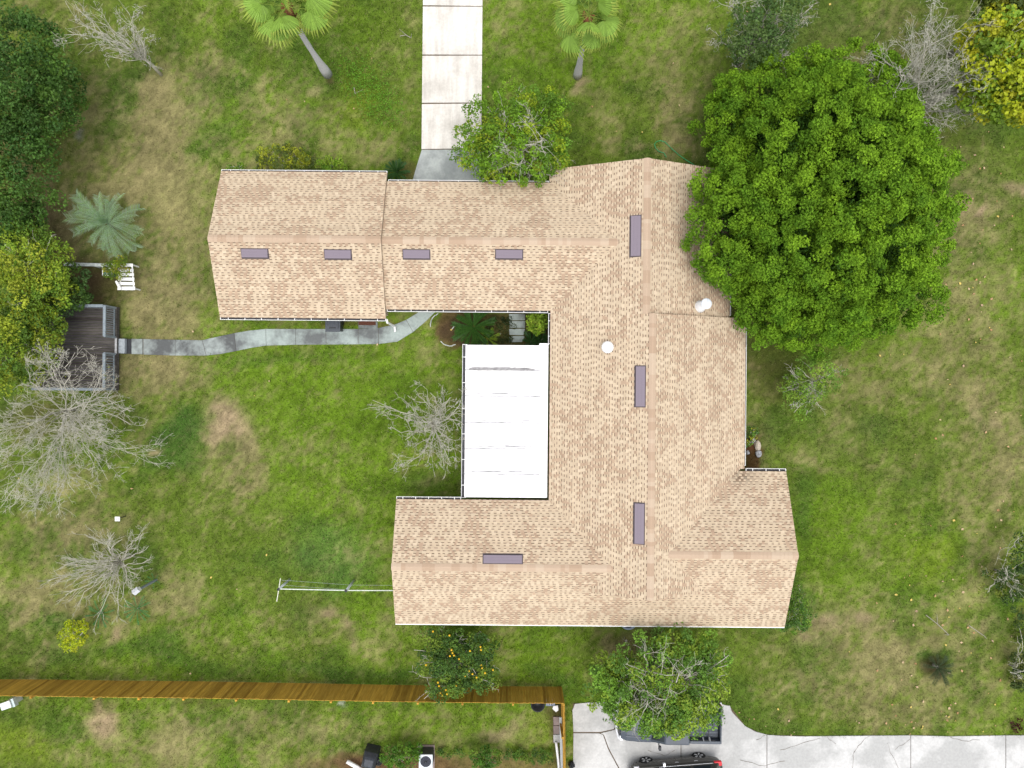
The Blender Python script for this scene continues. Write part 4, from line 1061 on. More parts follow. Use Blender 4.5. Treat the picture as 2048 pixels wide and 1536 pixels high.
PUP=[feather_mesh(25,.75,.35,30,.18,[(.20,.28,.02),(.13,.22,.02)],.018,.25,.3,.01)]
feather_palm('sago_pup',(975,677),'yellow-green sago offshoot just outside the white patio corner',PUP,9,.25,0,50,.07,'palm_boot',6,cat='sago palm')
DPIN=[feather_mesh(i,1.15,.4,30,.34,[(.045,.07,.028),(.06,.09,.035),(.03,.045,.02)],.016,.5,.5,.014) for i in (31,32)]
feather_palm('young_cycad',(1868,1330),'dark drab young palm on the rough grass of the southeast lawn',DPIN,20,.3,-5,60,.09,'bark',8,.5,.85,cat='young palm')
FERN=[feather_mesh(i,.8,.3,30,.11,[(.045,.17,.05),(.06,.20,.06)],.012,.1,.2,.008) for i in (41,42)]
feather_palm('fern',(278,1215),'teal green fern under the bare twigs south of the birdhouse',FERN,13,.15,0,30,.03,'bark',9,cat='fern')
feather_palm('fern',(205,1225),'teal green fern spreading below the leafless bushy tree',FERN,12,.15,0,30,.03,'bark',10,cat='fern')
feather_palm('fern',(312,1160),'small green fern at the foot of the birdhouse post',FERN,7,.12,0,35,.03,'bark',12,.4,.6,'fern')
DFERN=[feather_mesh(i,.7,.35,26,.15,[(.025,.075,.014),(.035,.09,.02)],.024,.15,.3,.008) for i in (51,52)]
feather_palm('fern',(796,348),'dark fern clump in the house corner west of the driveway apron',DFERN,26,.35,-10,65,.05,'bark',13,cat='fern')
feather_palm('fern',(1062,684),'dark fern beside the stepping slabs under the white patio corner',DFERN,18,.3,-10,60,.05,'bark',14,.6,.9,'fern')
feather_palm('fern',(1083,680),'dark fern tucked in the courtyard corner below the lime shrub',DFERN,16,.35,-10,60,.05,'bark',15,.6,.85,'fern')

# --- shrubs
def shrub(name,label,base,lobes,cols,per=45,size=.09,clump=(.14,.26),cat='shrub',aspect=.6,**kw):
    return leafy_tree(name,label,cat,base,lobes,cols,per,size,clump,.03,cat not in ('weeds','groundcover'),bdepth=1,aspect=aspect,**kw)
shrub('shrub','olive and yellow mottled bush against the north wall of the west wing',(570,325),[(566,318,47,26,.9,.5,40),(600,325,26,16,.7,.4,12)],[(.26,.31,.022),(.14,.20,.03),(.08,.12,.025),(.31,.34,.022)],40,.085)
shrub('shrub','bright lime shrub with white blossoms by the north gutter',(665,335),[(662,330,24,14,.8,.4,16)],LM,40,.09)
shrub('shrub','tiny green sprouts at the northwest corner of the house',(483,336),[(484,333,7,6,.5,.2,4),(462,337,9,4,.4,.15,3)],LM,24,.07,(.1,.16))
shrub('shrub','lime green broad-leaved shrub in the inner courtyard corner',(1077,650),[(1076,646,17,18,1.1,.4,16)],[(.23,.36,.03),(.17,.30,.02),(.28,.38,.04)],18,.17,(.16,.26),aspect=.42)
shrub('vine','light green climbing vine spilling over the southeast corner of the roof',(1585,1222),[(1592,1222,30,30,1.6,.7,30),(1588,1190,14,26,1.8,.5,12),(1560,1248,22,8,1.9,.4,7),(1600,1248,22,16,.9,.4,9)],[(.10,.22,.02),(.06,.14,.02),(.16,.27,.03)],26,.085,(.14,.26),'vine')
shrub('shrub','small chartreuse shrub on the west lawn north of the cedar fence',(155,1265),[(146,1276,26,20,1.0,.4,18),(165,1252,18,8,1.0,.3,6),(140,1250,7,12,1.0,.3,4)],[(.38,.46,.012),(.32,.40,.012),(.44,.48,.02)],32,.08,(.12,.22))
shrub('shrub','leafy green shrub behind the black covered grill',(800,1515),[(800,1512,32,22,.9,.5,24),(830,1500,14,10,.6,.3,6)],[(.09,.22,.015),(.065,.16,.015),(.13,.26,.02)],42,.09)
shrub('shrub','round green shrub between the heat pump and the fence corner',(970,1520),[(970,1515,26,20,.8,.4,20)],[(.07,.17,.015),(.05,.13,.015),(.12,.21,.02)],42,.09)
shrub('weeds','straggly green weeds along the mulch edge west of the corner pavers',(1050,1515),[(1030,1508,26,8,.25,.15,14),(1075,1512,30,14,.25,.15,16),(900,1505,24,7,.2,.1,9)],[(.08,.17,.02),(.12,.2,.02),(.05,.11,.02)],26,.075,(.1,.2),'weeds')
shrub('shrub','low green plants growing by the rocks under the east eave',(1503,880),[(1505,868,8,14,.4,.2,8),(1495,888,6,5,.3,.15,4)],[(.07,.17,.03),(.11,.22,.03),(.30,.33,.03)],24,.08,(.1,.18))
shrub('vine','yellow-green vine scrambling over the white slatted bench',(240,545),[(232,540,20,16,1.0,.4,16),(243,522,10,8,1.0,.3,5)],[(.17,.24,.015),(.12,.20,.018),(.25,.25,.02)],26,.085,(.12,.22),'vine')
shrub('hedge_plant','dark groundcover plants in the shaded courtyard bed beside the stepping slabs',(1000,668),[(1000,650,26,14,.12,.08,12),(995,678,30,6,.12,.08,10),(1062,665,10,10,.15,.1,8)],[(.03,.055,.014),(.05,.07,.016)],34,.07,(.12,.2),'groundcover')
# dark red plant
rp=thing('red_plant',W(2037,1455,0),'dark maroon rosette plant at the edge of the concrete pad','plant')
for (px,py) in ((2024,1447),(2028,1455),(2036,1452),(2041,1458),(2032,1463),(2040,1440)):
    c=np.array([W(px,py,.2)]); foliage('rosette',rp,c,np.array([.12]),16,.16,[(.06,.012,.012)],aspect=.3,shell=.4)
# fallen leaves on the lawn
def fallen():
    P=[];Cc=[]
    for cx,cy,sx,sy,n in ((1960,420,60,170,75),(1900,640,110,60,22),(1950,800,70,120,22),(1700,60,150,60,12),(1900,1300,110,130,110),(1750,1440,200,25,70),(1980,1060,50,90,40),(1150,250,200,60,12),(640,190,150,60,8),(250,1000,250,200,30),(800,680,60,20,6)):
        for _ in range(int(n*.65)): P.append(W(random.gauss(cx,sx),random.gauss(cy,sy),.05)); Cc.append(random.choice([(.42,.27,.15),(.46,.34,.21),(.36,.20,.10),(.55,.42,.12),(.42,.30,.20)]))
    P=np.array(P); px,py=PX(P[:,0],P[:,1]); k=np.ones(len(P),bool)
    for q in HARD: k&=~inpoly(px,py,q)
    for r in HOUSE_RECTS: k&=~((P[:,0]>r[0])&(P[:,0]<r[2])&(P[:,1]>r[1])&(P[:,1]<r[3]))
    P=P[k]; Cc=np.array(Cc)[k]; n=len(P); s=rng.uniform(.06,.17,n)
    v=leaf_arrays(P,unit(rng.normal(0,.35,(n,3))+np.array((0,0,1))),s,s*.75)
    tag(obj('fallen_leaves',mesh_np('fallen_leaves',v,np.arange(len(v)),4,M['litter'],Cc,'FACE')),'dry orange and tan leaves scattered over the lawn',kind='stuff')
fallen()
# weeds patch leaves near the palm are part of the lawn
def weedpatch():
    n=1700; a=rng.normal(0,1,(n,2)); t_=rng.uniform(-1,1,n); px=738+t_*42+a[:,0]*22; py=178+t_*52+a[:,1]*20; P=np.array([W(x,y,.06+.06*random.random()) for x,y in zip(px,py)])
    s=rng.uniform(.05,.11,n); v=leaf_arrays(P,unit(rng.normal(0,.5,(n,3))+np.array((0,0,1))),s,s*.7)
    tag(obj('weeds',mesh_np('weeds',v,np.arange(len(v)),4,M['leaf'],np.array((.115,.25,.016))*rng.uniform(.7,1.3,(n,1)),'FACE')),'bright broad-leaved weeds beside the west palm',kind='stuff')
weedpatch()

# ================================================================== FENCE
fence=thing('wooden_fence',W(560,1370,0),'orange-stained cedar board fence with a corner return','fence')
fo=ORG[fence.name]
FP=[(-60,1358),(110,1359),(230,1361),(400,1362.5),(600,1366),(760,1369),(930,1371.5),(1122,1373)]
BW=.142
bm=[MB().box((-BW/2+.003,-.009,0),(BW/2-.003,.009,h)).mesh('board',M['cedar']) for h in (1.86,1.875,1.89)]
for m_ in bm:
    pass
def fence_run(pts, far):
    P=[V(*p) for p in pts]; acc=0; cnt=0
    for a,b in zip(P,P[1:]):
        d=b-a; L=d.length; d.normalize(); ang=math.atan2(d.y,d.x); s=-acc
        nrm=Vector((-d.y,d.x,0))
        u=(BW-acc)%BW if acc else BW/2
        while u<L:
            p=a+d*u; obj('board',random.choice(bm),fence,p-fo+Vector((0,0,.03)),(0,0,ang+random.uniform(-.012,.012))); u+=BW; cnt+=1
        acc=L-(u-BW)
        for zz in (.35,1.05,1.7):
            q=nrm*far*.045; MB().bar(a+q+Vector((0,0,zz)),b+q+Vector((0,0,zz)),.04,.09).build('rail',M['cedar'],fence)
        n=max(1,round(L/2.4))
        for k in range(n+1 if b is P[-1] else n):
            p=a+d*(L*k/n)+nrm*far*.115; MB().box((p.x-.045,p.y-.045,0),(p.x+.045,p.y+.045,1.84)).build('post',M['cedar'],fence)
    return cnt
fence_run(FP,-1)
fence_run([(1123.5,1374),(1124.5,1440),(1126,1545)],-1)
# ================================================================== DECK
zd=.42
deck=thing('wooden_deck',W(160,695,0),'weathered dark timber deck with grey railings at the end of the path','deck')
do=ORG[deck.name]
X0,Y1,_=W(70,612,zd); X1,Y0,_=W(232,781,zd)
npl=30; pw=(Y1-Y0)/npl
pm_=MB().box((X0-X1,-pw/2+.008,-.035),(0,pw/2-.008,0)).mesh('plank',M['deck'])
for i in range(npl): obj('plank',pm_,deck,Vector((X1,Y0+(i+.5)*pw,zd+random.uniform(-.004,.004)))-do)
fr=MB(); fr.box((X0,Y0,.12),(X1-.02,Y0+.04,zd-.04)); fr.box((X0,Y1-.04,.12),(X1-.02,Y1,zd-.04)); fr.box((X1-.06,Y0+.041,.12),(X1-.02,Y1-.041,zd-.04))
for x in np.linspace(X0+.2,X1-.3,5):
    for y in (Y0+.1,(Y0+Y1)/2,Y1-.1): fr.box((x-.05,y-.05,-.1),(x+.05,y+.05,zd-.041))
fr.build('deck_frame',M['deck'],deck)
bal=MB().box((-.018,-.018,0),(.018,.018,.82)).mesh('baluster',M['rail'])
def railing(a,b,n,zt=1.38,lowz=.52):
    a,b=Vector((*a,0)),Vector((*b,0)); r=MB()
    r.bar(a+Vector((0,0,zt)),b+Vector((0,0,zt)),.13,.04); r.bar(a+Vector((0,0,zt-.09)),b+Vector((0,0,zt-.09)),.04,.09); r.bar(a+Vector((0,0,lowz)),b+Vector((0,0,lowz)),.04,.08)
    for p in (a,b): r.box((p.x-.045,p.y-.045,zd),(p.x+.045,p.y+.045,zt-.02))
    o=r.build('railing',M['rail'],deck)
    for k in range(n):
        p=a.lerp(b,(k+.8)/(n+.6)); obj('baluster',bal,o,p+Vector((0,0,lowz-.02))-do)
yg1,yg0=W(232,676,zd)[1],W(232,707,zd)[1]
railing((X1-.06,Y1-.06),(X1-.06,yg1+.03),13); railing((X1-.06,yg0-.03),(X1-.06,Y0+.06),13)
railing((X0+.1,Y1-.06),(X1-.14,Y1-.06),26); railing((X0+.1,Y0+.06),(X1-.14,Y0+.06),26)
MB().box((X1+.0,yg0+.02,.0),(X1+.31,yg1-.02,.24)).build('step',mat('grey_step',(.30,.33,.35),.8,0,.2,8),deck,bevel=.01)
MB().box((X1-.08,yg0+.0,zd-.03),(X1+.02,yg1,zd+.006)).build('threshold',mat('worn_grey',(.33,.33,.33),.8,0,.3,12),deck)
# door mats
a_=W(244,678,.03);b_=W(262,707.5,.03)
tag(MB().box((a_[0],b_[1],.0),(b_[0]+.02,a_[1],.045)).build('door_mat',M['black']),'black rubber mat on the path at the deck step','mat')
a_=W(717,645.5,.03);b_=W(751.5,650.5,.03)
tag(MB().box((a_[0],b_[1],.032),(b_[0],a_[1]+.2,.05)).build('door_mat',mat('brown_coir',(.09,.035,.022),.95,0,.4,20,.4)),'dark brown coir mat at the back door under the eave','mat')
# white beam fence, bench slats, lantern
wb=thing('planter_beam',W(180,524,0),'weathered white low beam on posts beside the slatted bench','beam fence')
p0=V(128,528,.8); p1=V(236,531,.8)
MB().bar(p0,p1,.16,.05).build('top_board',M['old_white'],wb); MB().bar(p0-Vector((0,.03,.14)),p1-Vector((0,.03,.14)),.03,.20).build('side_board',M['old_white'],wb)
for t in (.05,.5,.95): q=p0.lerp(p1,t); MB().box((q.x-.04,q.y-.04,0),(q.x+.04,q.y+.04,.74)).build('post',M['old_white'],wb)
be=thing('slatted_bench',W(255,555,0),'white slatted garden bench half covered by a vine','bench')
ys_=(530,540.5,549,558,567,576.5)
for i,y in enumerate(ys_):
    l=238-(i*.5)-(2 if i<2 else 0); r=266+i*.85
    MB().bar(V(l,y,.62+.0*i),V(r,y+.3,.62),.155 if i<5 else .17,.03).build('slat',M['white'],be)
for x0,y0,x1,y1 in ((240,528,241,579),(264,528,268,579)): MB().bar(V(x0,y0,.57),V(x1,y1,.57),.05,.05).build('rail',M['white'],be)
for px,py in ((241,530),(265,530),(241,577),(268,577)): q=V(px,py,.57); MB().box((q.x-.03,q.y-.03,0),(q.x+.03,q.y+.03,.55)).build('leg',M['white'],be)
MB().bar(V(232,562,.8),V(241,579,.8),.10,.04).build('armrest',M['white'],be)
ln=thing('planter_box',W(214,545,0),'white framed box with dark green top hanging by the beam','planter')
a_=V(206,537,.85); b_=V(223,550,.85)
MB().box((a_.x,b_.y,.25),(b_.x,a_.y,.80)).build('box',M['green_glass'],ln)
fr=MB()
for q0,q1 in (((205,536.5),(223.5,536.5)),((205,550.5),(223.5,550.5)),((205.5,532),(205.5,551)),((223,536),(223,551)),((214,536.5),(214,550))): fr.bar(V(*q0,.84),V(*q1,.84),.035 if q0[0]!=214 else .02,.06)
fr.build('frame',M['white'],ln)

# ================================================================== VEHICLES
def loft(mb,st,m=0):
    """st: list of (x, half profile [(y,z)...] from bottom centre out and up to top centre)"""
    rings=[]
    for x,pr in st:
        ring=[(x,y,z) for y,z in pr]+[(x,-y,z) for y,z in pr[::-1] if abs(y)>1e-6]; rings.append(ring)
    n=len(rings[0]); b=len(mb.v)
    for r in rings: mb.v+=[Vector(p) for p in r]
    for i in range(len(rings)-1):
        for k in range(n): k2=(k+1)%n; mb.f.append([b+i*n+k,b+i*n+k2,b+(i+1)*n+k2,b+(i+1)*n+k][::-1]); mb.m.append(m)
    mb.f.append([b+k for k in range(n)]); mb.m.append(m); mb.f.append([b+(len(rings)-1)*n+k for k in range(n)][::-1]); mb.m.append(m)
def inset(q,mu,mv,off):
    """inset quad (a,b,c,d) by fractions and push outwards"""
    a,b,c,d=[Vector(p) for p in q]
    f=lambda u,v:(a*(1-u)+b*u)*(1-v)+(d*(1-u)+c*u)*v
    n=(b-a).cross(d-a).normalized()*off
    return [f(mu,mv)+n,f(1-mu,mv)+n,f(1-mu,1-mv)+n,f(mu,1-mv)+n]
def solid(q,th):
    a=[Vector(p) for p in q]; n=(a[1]-a[0]).cross(a[3]-a[0]).normalized()*th
    return a+[p-n for p in a],[(0,1,2,3),(7,6,5,4),(0,4,5,1),(1,5,6,2),(2,6,7,3),(3,7,4,0)]
mat_spoke=mat('alloy_spoke',(.55,.56,.57),.5,0,.05)
class Car:
    def __init__(s,name,label,org,ang,cat):
        s.t=thing(name,org,label,cat); s.t.rotation_euler=(0,0,ang)
    def put(s,name,mb,mats,parent=None,smooth=False,bevel=0,label=None):
        o=bpy.data.objects.new(name,mb.mesh(name,mats,(0,0,0),smooth)); link(o,parent or s.t)
        if bevel: b=o.modifiers.new('bevel','BEVEL'); b.width=bevel; b.segments=3; b.limit_method='ANGLE'; b.angle_limit=math.radians(25)
        return o
    def glass(s,name,q,mu,mv):
        v,f=solid(inset(q,mu,mv,.006),.02); return s.put(name,MB().add(v,f),M['glass'])
    def wheel(s,x,y,r,w,spokes=5):
        sd=1 if y>0 else -1
        o=s.put('wheel',MB().lathe((x,y-sd*w,r),[(r*.62,0),(r*.93,0),(r,.03),(r,w-.03),(r*.93,w),(r*.64,w)],28,0,(0,sd,0)),M['tyre'],smooth=True)
        rim=MB().lathe((x,y-sd*w*.9,r),[(r*.64,0),(r*.64,w*.85),(r*.60,w*.9),(r*.58,w*.35),(0,w*.35)],24,0,(0,sd,0))
        s.put('rim',rim,M['black'],o,smooth=False)
        sp=MB()
        for k in range(spokes):
            for dd in (-.13,.13):
                a=2*math.pi*k/spokes+dd; sp.bar((x+math.cos(a)*r*.10,y-sd*w*.14,r+math.sin(a)*r*.10),(x+math.cos(a)*r*.64,y-sd*w*.03,r+math.sin(a)*r*.64),.055,.03)
        sp.lathe((x,y-sd*w*.22,r),[(r*.16,0),(r*.15,w*.14),(0,w*.16)],14,0,(0,sd,0))
        s.put('spokes',sp,mat_spoke,o)
        return o
def paintmat(name,col,rough=.28):
    m,nt,b=nodes(name); f=noise(nt,3,4,.6)
    nt.links.new(ramp(nt,f,[(.3,tuple(c*.9 for c in col)),(.7,tuple(c*1.1 for c in col))]),b.inputs['Base Color'])
    b.inputs['Roughness'].default_value=rough; b.inputs['Metallic'].default_value=0; b.inputs['Specular IOR Level'].default_value=.35; b.inputs['Coat Weight'].default_value=.15; b.inputs['Coat Roughness'].default_value=.15
    return m
# -- pickup (front towards -x in the world = local x 0)
pk_paint=paintmat('slate_blue_paint',(.05,.062,.08),.45)
fxp=W(1237,1446,.9); rxp=W(1443,1446,.9); LP=rxp[0]-fxp[0]
ysid=W(1340,1484,.95)[1]; ynor=ysid+1.92
pk=Car('pickup_truck','slate blue pickup truck parked under the mossy oak',(fxp[0],(ysid+ynor)/2,0.035),math.radians(-.4),'pickup truck')
hw=.95
def pr(w,z0,zs,zt,crown=.03): return [(0,z0),(w*.88,z0),(w*.98,z0+.12),(w,(z0+zs)/2+.05),(w*.985,zs-.06),(w*.93,zs),(w*.6,zt),(0,zt+crown)]
body=MB()
loft(body,[(.05,pr(hw*.80,.45,.82,.86)),(.12,pr(hw*.90,.38,.90,.95)),(.40,pr(hw*.97,.34,.99,1.05)),(1.0,pr(hw,.33,1.03,1.10)),(1.55,pr(hw,.33,1.05,1.13)),(1.75,pr(hw,.33,1.05,1.08)),(3.45,pr(hw,.33,1.05,1.06)),(3.5,pr(hw,.33,.70,.71))])
loft(body,[(3.5,pr(hw,.36,.70,.71)),(LP-.16,pr(hw*.985,.40,.70,.71)),(LP-.12,pr(hw*.97,.45,.70,.70))])
pk.put('body',body,pk_paint,smooth=False,bevel=.02)
# hood creases and grille
for sgn in (-1,1):
    MB_=MB().bar((.35,sgn*.62,1.045),(1.55,sgn*.68,1.125),.05,.02); pk.put('hood_crease',MB_,pk_paint)
    pk.put('headlight',MB().box((.06,sgn*.80-.13,.70),(.22,sgn*.80+.13,.90)),M['lamp'],bevel=.03)
    pk.put('taillight',MB().box((LP-.14,sgn*.88-.06,.70),(LP-.045,sgn*.88+.06,1.04)),M['red'],bevel=.02)
pk.put('grille',MB().box((.0,-.62,.58),(.08,.62,.92)),M['black'],bevel=.02)
bp=MB(); 
for i in range(12):
    a0=-1+2*i/12;a1=-1+2*(i+1)/12; f=lambda a:(.16*abs(a)**2.4-.06,a*.95); x0,y0=f(a0);x1,y1=f(a1); bp.bar((x0,y0,.55),(x1,y1,.55),.14,.20)
pk.put('front_bumper',bp,M['chrome'])
# cab
b0=[(1.55,-.86,1.07),(3.48,-.86,1.07),(3.48,.86,1.07),(1.55,.86,1.07)]; t0=[(2.15,-.68,1.74),(3.30,-.68,1.74),(3.30,.68,1.74),(2.15,.68,1.74)]
cab=MB().add(b0+t0,[(4,5,6,7),(0,1,5,4),(1,2,6,5),(2,3,7,6),(3,0,4,7)]); pk.put('cab',cab,pk_paint,bevel=.05)
qs=dict(windshield=[b0[3],b0[0],t0[0],t0[3]],rear_window=[b0[1],b0[2],t0[2],t0[1]])
for k,q in qs.items(): pk.glass(k,q,.08,.10)
for A,B in ((0,1),(2,3)):
    q=[b0[A],b0[B],t0[B],t0[A]]; a,b,c,d=[Vector(p) for p in q]
    for u0,u1 in ((.10,.49),(.53,.9)):
        f=lambda u,v:(a*(1-u)+b*u)*(1-v)+(d*(1-u)+c*u)*v
        pk.glass('side_window',[f(u0,0),f(u1,0),f(u1,1),f(u0,1)],.06,.14)
# open bed: floor, walls, tailgate, rails
pk.put('bed_floor',MB().box((3.52,-.78,.715),(LP-.14,.78,.74)),mat('bed_liner',(.06,.07,.085),.6,0,.25,8))
rib=MB()
for k in range(9): y=-.68+k*.17; rib.box((3.55,y-.03,.741),(LP-.16,y+.03,.755))
pk.put('bed_ribs',rib,mat('bed_liner_rib',(.085,.10,.12),.6,0,.25,8))
for sgn in (-1,1):
    pk.put('bed_side',MB().box((3.5,min(sgn*.80,sgn*.945),.60),(LP-.10,max(sgn*.80,sgn*.945),1.08)),pk_paint,bevel=.02)
    pk.put('bed_track',MB().bar((3.6,sgn*.785,1.0),(LP-.35,sgn*.785,1.0),.03,.05),M['black'])
pk.put('tailgate',MB().box((LP-.105,-.93,.55),(LP-.04,.93,1.08)),pk_paint,bevel=.015)
pk.put('rear_bumper',MB().box((LP-.04,-.88,.42),(LP+.10,.88,.56)),M['chrome'],bevel=.02)
for x in (LP-.66,): pk.put('bed_bar',MB().bar((x,-.80,1.02),(x,.80,1.02),.04,.03),M['black'])
for sgn in (-1,1):
    for x in (LP-.60,LP-.92): pk.put('bed_cleat',MB().bar((x,sgn*.68,.90),(x,sgn*.81,1.06),.05,.04),M['silver'])
for sgn in (-1,1):
    mm=MB().bar((1.95,sgn*.93,1.10),(1.98,sgn*1.06,1.13),.06,.04); mm.box((1.94,min(sgn*1.04,sgn*1.24),1.05),(2.06,max(sgn*1.04,sgn*1.24),1.22)); pk.put('mirror',mm,M['black'],bevel=.015)
    for x in (.95,LP-1.15): pk.wheel(x,sgn*.93,.37,.24)
    for x in (2.35,3.2): pk.put('door_handle',MB().bar((x,sgn*.965,.93),(x+.18,sgn*.965,.93),.03,.03),pk_paint)
# -- crossover
cv_paint=paintmat('bronze_grey_paint',(.055,.053,.047),.25)
w1=V(1292,1521,.36); w2=V(1397,1512,.36); dv=w2-w1; angv=math.atan2(dv.y,dv.x); WB=dv.length
ux=Vector((math.cos(angv),math.sin(angv),0)); uyv=Vector((-ux.y,ux.x,0))
xf=.92; org=w1-ux*xf-uyv*.84; org.z=.035
sv_=Car('suv','dark bronze crossover car parked on the concrete behind the pickup',tuple(org),angv,'car')
LV=xf+WB+1.0; hv=.90
body=MB()
def pv(w,z0,zs,zt): return [(0,z0),(w*.86,z0),(w*.97,z0+.12),(w,z0+.38),(w*.975,zs-.12),(w*.94,zs),(w*.70,zt),(0,zt+.03)]
loft(body,[(.03,pv(hv*.62,.42,.66,.70)),(.12,pv(hv*.80,.32,.76,.82)),(.40,pv(hv*.95,.26,.86,.95)),(.9,pv(hv*.985,.24,.93,1.02)),(1.25,pv(hv,.24,.96,1.06)),(2.2,pv(hv,.24,.99,1.02)),(3.4,pv(hv,.24,1.02,1.04)),(LV-.45,pv(hv*.97,.28,1.03,1.05)),(LV-.12,pv(hv*.88,.34,.98,1.02)),(LV,pv(hv*.76,.44,.88,.92))])
sv_.put('body',body,cv_paint,bevel=.03)
b0=[(1.15,-.82,1.0),(LV-.18,-.80,1.02),(LV-.18,.80,1.02),(1.15,.82,1.0)]; t0=[(1.95,-.60,1.60),(LV-.62,-.60,1.60),(LV-.62,.60,1.60),(1.95,.60,1.60)]
sv_.put('cabin',MB().add(b0+t0,[(4,5,6,7),(0,1,5,4),(1,2,6,5),(2,3,7,6),(3,0,4,7)]),cv_paint,bevel=.06)
sv_.glass('windshield',[b0[3],b0[0],t0[0],t0[3]],.08,.08); sv_.glass('rear_window',[b0[1],b0[2],t0[2],t0[1]],.12,.15)
for A,B in ((0,1),(2,3)):
    a,b,c,d=[Vector(p) for p in (b0[A],b0[B],t0[B],t0[A])]
    f=lambda u,v:(a*(1-u)+b*u)*(1-v)+(d*(1-u)+c*u)*v
    for u0,u1 in ((.10,.42),(.44,.70),(.72,.92)): sv_.glass('side_window',[f(u0,0),f(u1,0),f(u1,1),f(u0,1)],.05,.16)
for sgn in (-1,1):
    sv_.put('window_trim',MB().bar((1.45,sgn*.835,1.015),(LV-.5,sgn*.825,1.04),.02,.03),M['chrome'])
    sv_.put('roof_rail',MB().tube([(2.0,sgn*.56,1.60),(2.1,sgn*.56,1.66),(LV-.9,sgn*.56,1.66),(LV-.75,sgn*.56,1.60)],.02,6),M['silver'])
    sv_.put('taillight',MB().box((LV-.42,min(sgn*.62,sgn*.87),.86),(LV-.03,max(sgn*.62,sgn*.86),1.02)),M['red'],bevel=.05)
    sv_.put('headlight',MB().box((.22,sgn*.70-.14,.72),(.50,sgn*.70+.14,.86)),M['lamp'],bevel=.04)
    mm=MB().box((1.62,min(sgn*.86,sgn*1.06),1.0),(1.76,max(sgn*.86,sgn*1.06),1.14)); sv_.put('mirror',mm,M['silver'],bevel=.03)
    for x in (xf,xf+WB): sv_.wheel(x,sgn*.885,.345,.225)
    for x in (2.35,3.3): sv_.put('door_handle',MB().tube([(x-.09,sgn*.90,.86),(x-.05,sgn*.93,.87),(x+.05,sgn*.93,.87),(x+.09,sgn*.90,.86)],.014,6),M['chrome'])
sv_.put('front_bumper',MB().box((.0,-.55,.30),(.10,.55,.48)),M['black'],bevel=.03)

# ================================================================== SMALL THINGS
# wheeled bin under the back eave
p=V(665,652,0); bn=thing('wheelie_bin',p,'black lidded wheelie bin against the back wall below the gutter','bin')
a_=V(651,642,1.0);b_=V(680,663,1.0)
mb=MB(); lo=[(a_.x+.06,b_.y+.06,.08),(b_.x-.06,b_.y+.06,.08),(b_.x-.06,a_.y,.08),(a_.x+.06,a_.y,.08)]; hi=[(a_.x+.01,b_.y+.01,.97),(b_.x-.01,b_.y+.01,.97),(b_.x-.01,a_.y+.05,.97),(a_.x+.01,a_.y+.05,.97)]
mb.add(lo+hi,[(3,2,1,0),(4,5,6,7),(0,1,5,4),(1,2,6,5),(2,3,7,6),(3,0,4,7)]); mb.build('bin_body',M['black'],bn)
lid=MB().box((a_.x-.01,b_.y-.02,.972),(b_.x+.01,a_.y+.08,1.0)); lid.box((a_.x+.09,b_.y+.09,1.001),(b_.x-.09,a_.y+.03,1.03)); lid.build('lid',mat('bin_lid',(.05,.058,.07),.4),bn,bevel=.012)
MB().bar((a_.x+.2,b_.y+.17,1.045),(b_.x-.2,b_.y+.17,1.045),.05,.02).build('handle',M['black'],bn)
for sx in (a_.x+.08,b_.x-.08): MB().lathe((sx-.03,a_.y+.02,.11),[(.11,0),(.11,.06)],14,0,(1,0,0)).build('wheel',M['tyre'],bn)
# potted tub / dish below the south eave
p=V(1257,1249,.35); ds=thing('plant_tub',(p.x,p.y,0),'round pale blue tub with dark soil peeking out below the south eave','tub')
MB().lathe((p.x,p.y+.18,0),[(.30,0),(.42,.33),(.45,.36),(.39,.37),(.36,.30)],28).build('tub',mat('pale_blue_glaze',(.30,.36,.46),.4),ds,smooth=True)
MB().lathe((p.x,p.y+.18,.30),[(.36,0),(0,.02)],24).build('soil',mat('dark_soil',(.02,.022,.03),.9),ds)
# clothes line: two posts, T bar, wires
cl=thing('clothes_line',W(581,1157,0),'galvanised clothes line posts joined by a horizontal pipe to the house gable','clothes line')
pa,pb=V(578,1158,0),V(705,1160,0); ta,tb=V(557,1178.5,1.75),V(692,1181.5,1.75); zt=1.75
for b,t in ((pa,ta),(pb,tb)): MB().tube([(t.x,t.y,-.1),(t.x,t.y,zt)],.058,12).build('post',M['grey_metal'],cl,smooth=True); MB().lathe((t.x,t.y,zt),[(.07,0),(.07,.03),(.0,.05)],12).build('post_cap',M['black'],cl)
he=V(800,1181.5,1.75)
MB().tube([(ta.x,ta.y,zt-.06),(tb.x,tb.y,zt-.06),(he.x+.9,he.y,zt-.06)],.024,8).build('pipe',mat('pale_pipe',(.60,.64,.58),.5),cl)
MB().tube([V(561,1156.5,1.72),V(553.5,1203,1.72)],.022,8).build('cross_bar',mat('pale_bar',(.58,.58,.48),.5),cl)
for px0,py0 in ((561,1160),(559,1170)):
    MB().tube([V(px0,py0,1.70),V(700,py0+10,1.66),V(805,py0+11,1.72)],.0035,4).build('wire',M['grey_metal'],cl)
